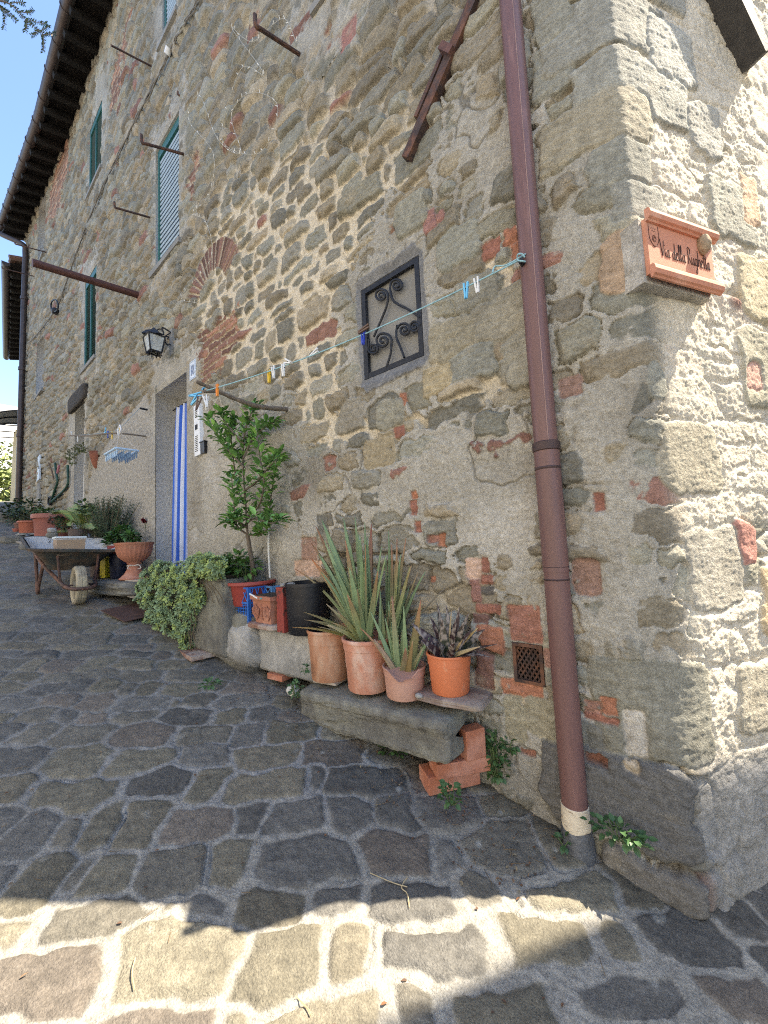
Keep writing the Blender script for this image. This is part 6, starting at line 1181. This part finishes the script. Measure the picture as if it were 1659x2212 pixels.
for (px_, py_, rim_, w_, y_, lab, m_) in ((64, 1152, 1126, 42, -.50, 'terracotta-red trough pot left of the largest round pot', mat('orange_brown_plastic', (.38, .12, .07), .55, .08)), (46, 1157, 1130, 26, -.52, 'dull brown pot second from the left up the street', mat('dull_brown', (.17, .085, .065), .7)), (36, 1160, 1142, 15, -.60, 'small red pot farthest up the street', mat('small_red', (.30, .09, .06), .7))):
    P = F(px_, py_, y_); zt_ = float(F(px_, rim_, y_)[2]); P[2] = min(P[2], zt_ - .18); rr = w_*mpp(P)/2; pot('flower_pot', P, zt_, rr, rr*.8, lab, m_, 3, group='big pots up the street')
    g_ = float(zg(P[0], P[1])); h_ = P[2] - g_
    if h_ > .02: o = nrock((P[0], P[1], g_ + h_/2 - .01), (rr*2.1, rr*2.0, h_ + .02), int(px_), pw=7, rough=.05, n=24).build('stone_block', M_stone2, None, org=(P[0], P[1], g_)); tag(o, 'rough stone propping the ' + lab, 'stone')
leafy('pot_shrub', 'dark green leafy shrub among the farthest pots', 'shrub', [(F(x, y, -.5), (.20, .16, .14)) for x, y in ((35, 1098), (55, 1092), (70, 1095), (20, 1105), (45, 1110), (10, 1115), (30, 1118))], 70, .08, (.035, .07, .025), mname='herb_leaf')
leafy('pot_shrub', 'dull brownish dry shrub behind the trough pot', 'shrub', [(F(x, y, -.42), (.16, .12, .10)) for x, y in ((60, 1115), (75, 1112), (50, 1120), (68, 1122))], 80, .05, (.085, .085, .05), mname='herb_leaf')
leafy('pot_shrub', 'small dark leafed shrub in front of the largest brick-red pot', 'shrub', [(F(x, y, -.50), (.10, .08, .07)) for x, y in ((130, 1128), (140, 1135), (120, 1122))], 70, .045, (.03, .055, .025), mname='herb_leaf')
# palm fronds
bp_ = F(176, 1148, -.34); t = root('palm_plant', (bp_[0], bp_[1], float(zg(bp_[0], bp_[1]))), 'small palm with arching yellow-green fronds behind the wheelbarrow', 'palm'); M_frond = mat('palm_frond', vc=True, rough=.55, var=.1, bump=0)
for (tx, ty, mx_, my_, ty_) in ((112, 1108, 145, 1104, -.55), (165, 1088, 172, 1110, -.25), (200, 1108, 186, 1112, -.35), (205, 1140, 192, 1128, -.45), (150, 1095, 162, 1108, -.18), (100, 1158, 130, 1146, -.62), (195, 1090, 184, 1110, -.15), (145, 1130, 160, 1126, -.5)):
    m = MB(); pth_ = bez([bp_, F(mx_, my_, (-.34 + ty_)/2), F(tx, ty, ty_)], 14); m.tube(pth_, list(np.linspace(.006, .002, len(pth_))), 5, col=(.16, .17, .05))
    for i in range(5, len(pth_)):
        tg = pth_[min(i + 1, len(pth_) - 1)] - pth_[i - 1]; tg /= np.linalg.norm(tg); s2 = np.cross(tg, (0, 0, 1)); s2 /= np.linalg.norm(s2)
        for sg_ in (-1, 1):
            for hh in (0, .5):
                p = pth_[i] + (pth_[min(i + 1, len(pth_) - 1)] - pth_[i])*hh; d = s2*sg_ + tg*.8 + np.array([0, 0, -.15]); d /= np.linalg.norm(d); L = .15*math.sin(math.pi*(i - 3)/(len(pth_) - 2)*.9 + .25); nn = np.cross(d, tg); m.add([p - tg*.013, p + tg*.013, p + d*L + np.array([0, 0, -.02])], [(0, 1, 2)], (.24*random.uniform(.7, 1.2), .30*random.uniform(.8, 1.1), .08))
    m.build('frond', M_frond, t)
gzp = float(zg(bp_[0], bp_[1])); pot('flower_pot', np.array([bp_[0], bp_[1], gzp]), bp_[2] + .03, .15, .12, 'dark pot of the small palm, hidden behind the wheelbarrow', mat('brown_plastic'), 0, group='big pots up the street')
leafy('pot_shrub', 'green broad leafed plant beside the palm under the far doorway', 'shrub', [(F(x, y, -.25), (.10, .08, .10)) for x, y in ((190, 1105), (180, 1098), (196, 1125))], 45, .08, (.07, .13, .05), mname='herb_leaf')
# crate, stones and plank near the far pots
P = F(80, 1180, -.68); g_ = float(zg(P[0], P[1])); crate((P[0], P[1] + .08, g_ + .02), (.30, .2, .16), 'dark navy crate on the cobbles behind the wheelbarrow handle', mat('navy_crate', (.02, .03, .06), .5))
bpy.data.objects[[o.name for o in bpy.data.objects if o.get('label', '').startswith('dark navy crate')][0]]['group'] = 'plastic crates up the street'
for i, (x, y, y_, sz, lab) in enumerate(((112, 1146, -.80, (.11, .08, .06), 'pale stone balanced behind the wheelbarrow tray'), (112, 1157, -.80, (.12, .10, .07), 'dark grey stone under the pale balanced stone'), (60, 1182, -.70, (.28, .2, .14), 'grey kerb stone beside the navy crate'), (12, 1160, -.5, (.6, .4, .3), 'large dark rock at the far left foot of the pots'), (25, 1178, -.8, (.4, .3, .16), 'low rock in front of the farthest pots'))):
    P = F(x, y, y_); g_ = float(zg(P[0], P[1])); o = nrock((P[0], P[1], max(P[2], g_ + .02)), sz, 80 + i, pw=3.5, rough=.08, n=26).build('stone', M_stone2 if i == 0 else M_stone, None, org=(P[0], P[1], g_)); tag(o, lab, 'stone')
P = F(60, 1172, -.66); o = MB().box((0, 0, 0), (.75, .2, .03)).build('plank', mat('grey_plank'), None, smooth=False); o.location = tuple(P); o.rotation_euler = (0, .10, .05); tag(o, 'wide grey plank sloping below the farthest pots', 'plank')
# rusty plate on the ground
P = GP(287, 1328); o = MB().box((0, 0, 0), (.42, .34, .006)).build('rusty_plate', mat('rust_sheet', (.085, .045, .035), .9, .3, 14, .3, 60), None, smooth=False); o.location = (P[0], P[1], float(zg(P[0], P[1])) + .03); o.rotation_euler = (.06, math.atan(.185), rad(10)); tag(o, 'flat rusty brown plate lying on the cobbles beside the stonecrop', 'plate')
# second line with its drying rack
X2 = float(F(258, 935, -.3)[0]); A0 = F(308, 883, -.08)
o = MB().tube([A0 + np.array([0, .1, 0]), A0 + np.array([0, -.03, .0])], .012, 8).build('wall_hook', M_black, None, org=A0); tag(o, 'black iron hook in the pebbledash wall left of the doorway', 'hook')
R0 = F(270, 905, 0); PA, PBq = F(150, 941, -.33), F(248, 936, -.33)
o = MB().tube(bez([PBq + np.array([.10, .36, .0]), PBq, (PA + PBq)/2 + np.array([0, 0, -.015]), PA], 8), .010, 7).build('wooden_rod', mat('grey_branch'), None, org=PBq); tag(o, 'thin grey wooden rod held out in front of the far doorway', 'rod')
m = MB(); t = root('washing_line', A0, 'short second washing line running left from the hook beside the doorway', 'washing line'); lp2 = [A0 + np.array([0, -.03, 0]), F(258, 925, -.30), F(230, 934, -.32), F(165, 941, -.33)]; m.tube(bez(lp2, 8), .0035, 5); m.build('rope', mat('grey_rope', (.28, .34, .38), .9), t)
G2 = 'clothes pegs on the second line'
for x, y, cl_, lab, an in ((168, 945, 'white', 'white peg at the left end of the wooden rod', .1), (155, 936, 'white', 'pale peg sticking up at the tip of the wooden rod', 2.2), (233, 935, 'dark blue', 'dark blue peg on the second line', .0), (228, 928, 'light blue', 'light blue peg leaning on the second line', .5), (242, 937, 'yellow', 'yellow peg at the end of the wooden rod', .0), (259, 926, 'yellow', 'yellow peg beside the hook of the drying rack', .0), (255, 930, 'white', 'white peg above the drying rack', -.2)):
    peg(F(x, y, -.33), cl_, lab, G2, an, .10, .09)
o = MB().lathe([(.0, 0), (.016, .0), (.02, .012), (.014, .03), (.02, .045), (.022, .06), (.012, .075), (0, .077)], F(185, 938, -.33), 14).build('wooden_finial', mat('pale_wood', (.50, .42, .32), .7), None, org=F(185, 938, -.33)); tag(o, 'small pale wooden knob standing on the rod', 'knob')
t = root('drying_rack', F(262, 985, -.38), 'pale blue plastic hanging drying rack full of little pegs', 'drying rack'); Rc = F(262, 978, -.38); ww, dd = .385, .20; M_ice = mat('ice_blue', (.42, .58, .75), .45, .05)
cr4 = [Rc + np.array([sx*ww/2, sy*dd/2, 0]) for sx, sy in ((-1, -1), (1, -1), (1, 1), (-1, 1))]; m = MB()
for i in range(4): m.tube([cr4[i], cr4[(i + 1) % 4]], .011, 8)
for k in range(1, 4): m.tube([cr4[0] + (cr4[3] - cr4[0])*k/4, cr4[1] + (cr4[2] - cr4[1])*k/4], .005, 5)
m.build('frame', M_ice, t)
top_ = F(259, 934, -.38); m = MB()
for c_ in cr4: m.tube([c_, top_], .0022, 4)
m.build('cords', mat('white_cord'), t); m = MB(); m.tube(bez([top_, top_ + np.array([.03, 0, .03]), top_ + np.array([.0, 0, .08]), top_ + np.array([-.03, 0, .06])], 5), .008, 6); m.build('hook', M_white, t)
M_ice2 = mat('slate_blue', (.18, .28, .40), .5, .1)
for j in range(4):
    for i in range(7):
        c_ = Rc + np.array([(i/6 - .5)*ww*.92, (j/3 - .5)*dd*.9, -.012]); an = random.uniform(-.25, .25); m = MB()
        for s_ in (-1, 1): m.box(c_ + np.array([s_*.006, 0, -.035]), (.006, .010, .062), rotax((0, 1, 0), an + s_*.16) @ rotz(random.uniform(-.4, .4)))
        m.tube([c_, c_ + np.array([0, 0, .014])], .002, 4); m.build('small_peg', M_ice if j == 0 else M_ice2, t, smooth=False)
# hanging pot, meter door, hoses
hp = F(186, 987, -.16); t = root('wall_pot', hp, 'half round terracotta wall pot hanging beside the far doorway', 'wall pot'); m = MB()
P = []
for q in np.linspace(0, math.pi, 15): P.append([hp + np.array([r*math.cos(q), -r*math.sin(q)*.8 + .13, z]) for r, z in ((.0, -.17), (.03, -.16), (.075, -.08), (.10, .0), (.118, .09), (.115, .095), (.105, .09), (.08, .03))])
m.grid(np.array(P)); m.build('body', mat('dark_terracotta', (.24, .085, .05), .8, .15, 12, .15), t)
leafy('trailing_plant', 'pale yellowish plant trailing out of the half round wall pot', 'plant', [(F(x, y, -.22), (.10, .07, .06)) for x, y in ((160, 975), (170, 968), (150, 985), (155, 995), (178, 968))], 60, .04, (.16, .18, .09), mname='herb_leaf')
mc = F(84, 1012, -.02); t = root('meter_door', mc, 'pale blue-white metal meter door low on the far wall', 'meter door'); m = MB(); m.box(mc, (.46, .03, .56), rotz(-BK)); m.build('panel', mat('meter_white', (.52, .58, .64), .5, .06), t, smooth=False); m = MB(); m.box(mc + np.array([.16, -.02, .0]), (.02, .02, .06)); m.build('latch', M_dark, t, smooth=False)
mc = F(83, 1070, -.015); m = MB(); m.box(mc, (.62, .03, .55), rotz(-BK)); o = m.build('cement_panel', M_ren, None, smooth=False, org=mc); tag(o, 'grey cement panel in the wall under the meter door', 'panel')
M_hose = mat('green_hose', (.015, .055, .035), .5, .1)
for pts, lab in (([(119, 1000), (121, 1020), (124, 1040), (118, 1060), (112, 1078), (108, 1085)], 'dark green hose hanging at the left of the pair by the far doorway'), ([(146, 1005), (147, 1035), (145, 1050), (130, 1068), (116, 1080), (110, 1086)], 'dark green hose hanging at the right of the pair by the far doorway')):
    o = MB().tube(bez([F(x, y, -.06) for x, y in pts], 6), .022, 8).build('garden_hose', M_hose, None, org=F(*pts[-1], -.06)); tag(o, lab, 'hose')
m = MB(); c_ = F(109, 1082, -.06); m.tube([c_ + np.array([.09*math.cos(q), -.02*math.sin(q*.5), .08*math.sin(q)]) for q in np.linspace(0, 19, 60)], .018, 6); o = m.build('hose_coil', M_black, None, org=c_); tag(o, 'small black coil of hose low on the far wall', 'hose')
o = MB().tube([F(105, 1000, -.06), F(113, 1020, -.06), F(116, 1035, -.06)], .014, 6).build('hand_tool', mat('tool_wood', (.12, .08, .05), .8), None, org=F(113, 1020, -.06)); tag(o, 'old wooden tool handle leaning beside the green hoses', 'tool')
o = MB().tube([F(124, 1022, -.08), F(128, 1005, -.08)], .02, 6).build('pink_nozzle', mat('dull_pink', (.40, .16, .20), .6), None, org=F(124, 1022, -.08)); tag(o, 'dull pink nozzle stuck among the green hoses', 'nozzle')
fl = F(312, 1124, -.05); m = MB()
for k in range(14): d = np.array([random.gauss(0, 1), random.gauss(0, 1) - 1, random.gauss(0, 1)]); m.leaf(fl, d, (0, -1, 0), .045, .04, (.11, .008, .015))
m.tube(bez([fl, fl + np.array([-.02, .02, -.12]), fl + np.array([-.10, .02, -.28])], 5), .003, 4, col=(.06, .09, .04)); o = m.build('rose_flower', mat('petal', vc=True, rough=.6, var=.1, bump=0), None, org=fl); tag(o, 'single dark red rose against the pebbledash wall', 'flower')
# awning on the low house and its curtain
ax_ = -14.6; t = root('door_awning', (ax_, nby(ax_), 5.2), 'small curved translucent awning on a black frame at the far left', 'awning'); aw = [(ax_ + u_, nby(ax_) - .02 - 1.0*v_, 5.55 - .55*v_**1.7) for u_ in (0, 1) for v_ in (0,)]
P = np.array([[(ax_ + (u_ - .5)*1.5, nby(ax_) - .02 - .95*v_, 5.45 - .42*v_**1.6) for v_ in np.linspace(0, 1, 9)] for u_ in np.linspace(0, 1, 5)]); m = MB(); m.grid(P); P2 = P.copy()[::-1]; P2[:, :, 2] -= .008; m.grid(P2); m.build('sheet', mat('smoky_sheet', (.30, .30, .30), .3, .1, 6, .0, trans=0), t)
m = MB()
for k in (0, 2, 4): m.tube(list(P[k] + np.array([0, 0, -.02])), .016, 6); m.tube(bez([P[k][-1] + np.array([0, 0, -.02]), P[k][5] + np.array([0, 0, -.30]), P[k][0] + np.array([0, 0, -.45])], 5), .014, 6)
m.tube([P[0][-1], P[4][-1]], .018, 6); m.tube([P[0][0], P[4][0]], .018, 6); m.build('frame', M_black, t)
curtain('door_curtain', -14.9, -13.7, nby(-14.3) - .10, 5.0, 3.05, lambda u, v: (.56, .50, .34), 'pale cream curtain hanging at the door of the low house, behind the far drainpipe', 'curtain', 4, .06, 'cream_cloth')
# trees: the acacia whose twigs hang into the sky, and the greenery at the end of the street
AC = np.array([-5.6, -4.6, float(zg(-5.6, -4.6))]); t = root('acacia_tree', AC, 'acacia twigs with small feathery leaflets against the sky at upper left', 'tree')
D_ = 4.2
def AQ(x, y, k=1.0): return CAM + ray(x, y)*D_*k
m = MB(); lf = MB(); main = bez([AC, AC + np.array([.1, .1, 2.2]), AC + np.array([.3, .3, 4.2]), AQ(-160, -60), AQ(-40, -10), AQ(20, 8), AQ(55, 42), AQ(95, 75)], 8); m.tube(main, [.085*(1 - k_)**2.2 + .002 for k_ in np.linspace(0, 1, len(main))], 7)
subs = [main[-24:], bez([AQ(-60, -40), AQ(-10, 8), AQ(10, 28), AQ(8, 60)], 6), bez([AQ(20, 8), AQ(40, 5), AQ(52, 8)], 6), bez([AQ(55, 42), AQ(80, 48), AQ(98, 52)], 6), bez([AQ(40, 25), AQ(62, 28), AQ(70, 22)], 6), bez([AQ(95, 75), AQ(108, 74), AQ(118, 73)], 6), bez([AQ(92, 72), AQ(95, 90), AQ(93, 110)], 6), bez([AQ(0, 15), AQ(20, 30), AQ(35, 45)], 6), bez([AQ(55, 42), AQ(58, 55), AQ(55, 66)], 6), bez([AQ(-100, -60), AQ(-60, 20), AQ(-30, 60)], 6), bez([AQ(85, 62), AQ(78, 72), AQ(70, 76)], 6), bez([AQ(90, 65), AQ(100, 60), AQ(104, 56)], 6)]
for sp_ in subs:
    m.tube(sp_, .0035, 4)
    for i in range(len(sp_)):
        tg = sp_[min(i + 1, len(sp_) - 1)] - sp_[max(i - 1, 0)]; tg /= np.linalg.norm(tg) + 1e-9; s2 = np.cross(tg, FW); s2 /= np.linalg.norm(s2) + 1e-9
        for sg_ in (-1, 1):
            for h_ in ((0, .5) if i % 2 else (.25,)): lf.leaf(sp_[i] + tg*h_*.03, s2*sg_ + tg*.45 + np.array([random.uniform(-.2, .2) for _ in range(3)]), (random.uniform(-1, 1), random.uniform(-1, 1), 1), random.uniform(.028, .042), .011, (.05*random.uniform(.7, 1.2), .085*random.uniform(.8, 1.2), .045), fold=.1)
m.build('trunk', M_bark, t); lf.build('crown', mat('acacia_leaf', vc=True, rough=.6, var=.1, bump=0), t)
for i, (x, y, z, r, lab) in enumerate(((-30, 1.2, 5.5, 2.0, 'sunlit pale green shrub beyond the low house at the far left'), (-34, -2.0, 6.0, 2.4, 'yellowish sunlit bush at the end of the street'), (-40, 2, 7.5, 3.0, 'tall light green tree far behind the low house'))):
    g = np.array([x, y, float(zg(x, y))]); t = root('far_tree', g, lab, 'tree', 'greenery at the end of the street'); m = MB(); r_ = random.Random(i); m2 = MB(); m2.tube([g, g + np.array([.1, 0, z - g[2]])], [.14, .06], 7)
    for k in range(1300):
        v = np.array([r_.gauss(0, 1), r_.gauss(0, 1), r_.gauss(0, 1)]); v *= r_.uniform(.35, 1)**.5/np.linalg.norm(v); v *= 1 + .3*math.sin(5*v[0] + 3*v[2]); p = np.array([x, y, z]) + v*np.array([r, r, max(z - g[2], 1)]); gg = r_.uniform(.7, 1.3); m.leaf(p, (r_.gauss(0, 1), r_.gauss(0, 1), r_.gauss(0, .6)), (r_.uniform(-1, 1), r_.uniform(-1, 1), 1), .28, .2, (.17*gg, .20*gg, .06*gg))
    m.build('crown', M_sed, t); m2.build('trunk', M_bark, t)
fh_ = root('far_house', (-60, 2, 3.8), 'sunlit white house far away at the end of the street', 'house'); m = MB(); m.box((-60, 4, 10), (6, 7, 14)); m.build('wall', mat('white_wall', (.66, .64, .60), .9, .05), fh_, smooth=False); m = MB(); m.add([(-63.5, 0, 17), (-56.5, 0, 17), (-56.5, 8, 17), (-63.5, 8, 17), (-60, 0, 19), (-60, 8, 19)], [(0, 1, 4), (2, 3, 5), (1, 2, 5, 4), (3, 0, 4, 5), (0, 3, 2, 1)]); m.build('roof', M_ren, fh_, smooth=False)
# litter: dry leaves, twigs
M_dry = mat('dry_litter', vc=True, rough=.9, var=.2, bump=0); lt = MB(); r_ = random.Random(77)
for k in range(420):
    if k < 300: x = r_.uniform(-2.3, -.5); y = -r_.uniform(.03, .42) - (.10 if r_.random() < .3 else 0)
    else: x = r_.uniform(-3.5, .1); y = r_.uniform(-1.7, -.4)
    hh = float(street_h(np.array([x]), np.array([y]))[0][0]); p = np.array([x, y, float(zg(x, y)) + hh + .004])
    if k % 3: lt.leaf(p, (r_.uniform(-1, 1), r_.uniform(-1, 1), .15), (0, 0, 1), r_.uniform(.008, .02), r_.uniform(.004, .010), tuple(np.array(r_.choice(((.16, .08, .04), (.22, .14, .08), (.10, .06, .04), (.28, .22, .13))))), fold=.3)
    else: q = r_.uniform(0, 6.28); lt.tube([p, p + np.array([math.cos(q), math.sin(q), .05])*r_.uniform(.02, .06)], .0009, 3, col=(.2, .14, .08))
o = lt.build('leaf_litter', M_dry); tag(o, 'scattered dry leaves and twigs on the cobbles', 'litter', None, 'stuff')
for i, (pts, lab) in enumerate((([(885, 1975), (880, 1940), (868, 1925), (880, 1900)], 'long dry grass stalk curving over the shadow edge'), ([(290, 2150), (285, 2110), (292, 2080)], 'dry forked stalk on the sunny cobbles at lower left'), ([(640, 2160), (665, 2190), (672, 2205)], 'dry stalk lying on the sunny cobbles at the bottom'), ([(800, 1890), (850, 1915), (880, 1925)], 'thin dry straw lying in the shade above the shadow edge'))):
    pp = []
    for x, y in pts: g = GP(x, y); pp.append(np.array([g[0], g[1], float(zg(g[0], g[1])) + float(street_h(np.array([g[0]]), np.array([g[1]]))[0][0]) + .006]))
    o = MB().tube(bez(pp, 6), .0018, 4).build('dry_stalk', mat('straw', (.42, .34, .20), .8), None, org=pp[0]); tag(o, lab, 'stalk')
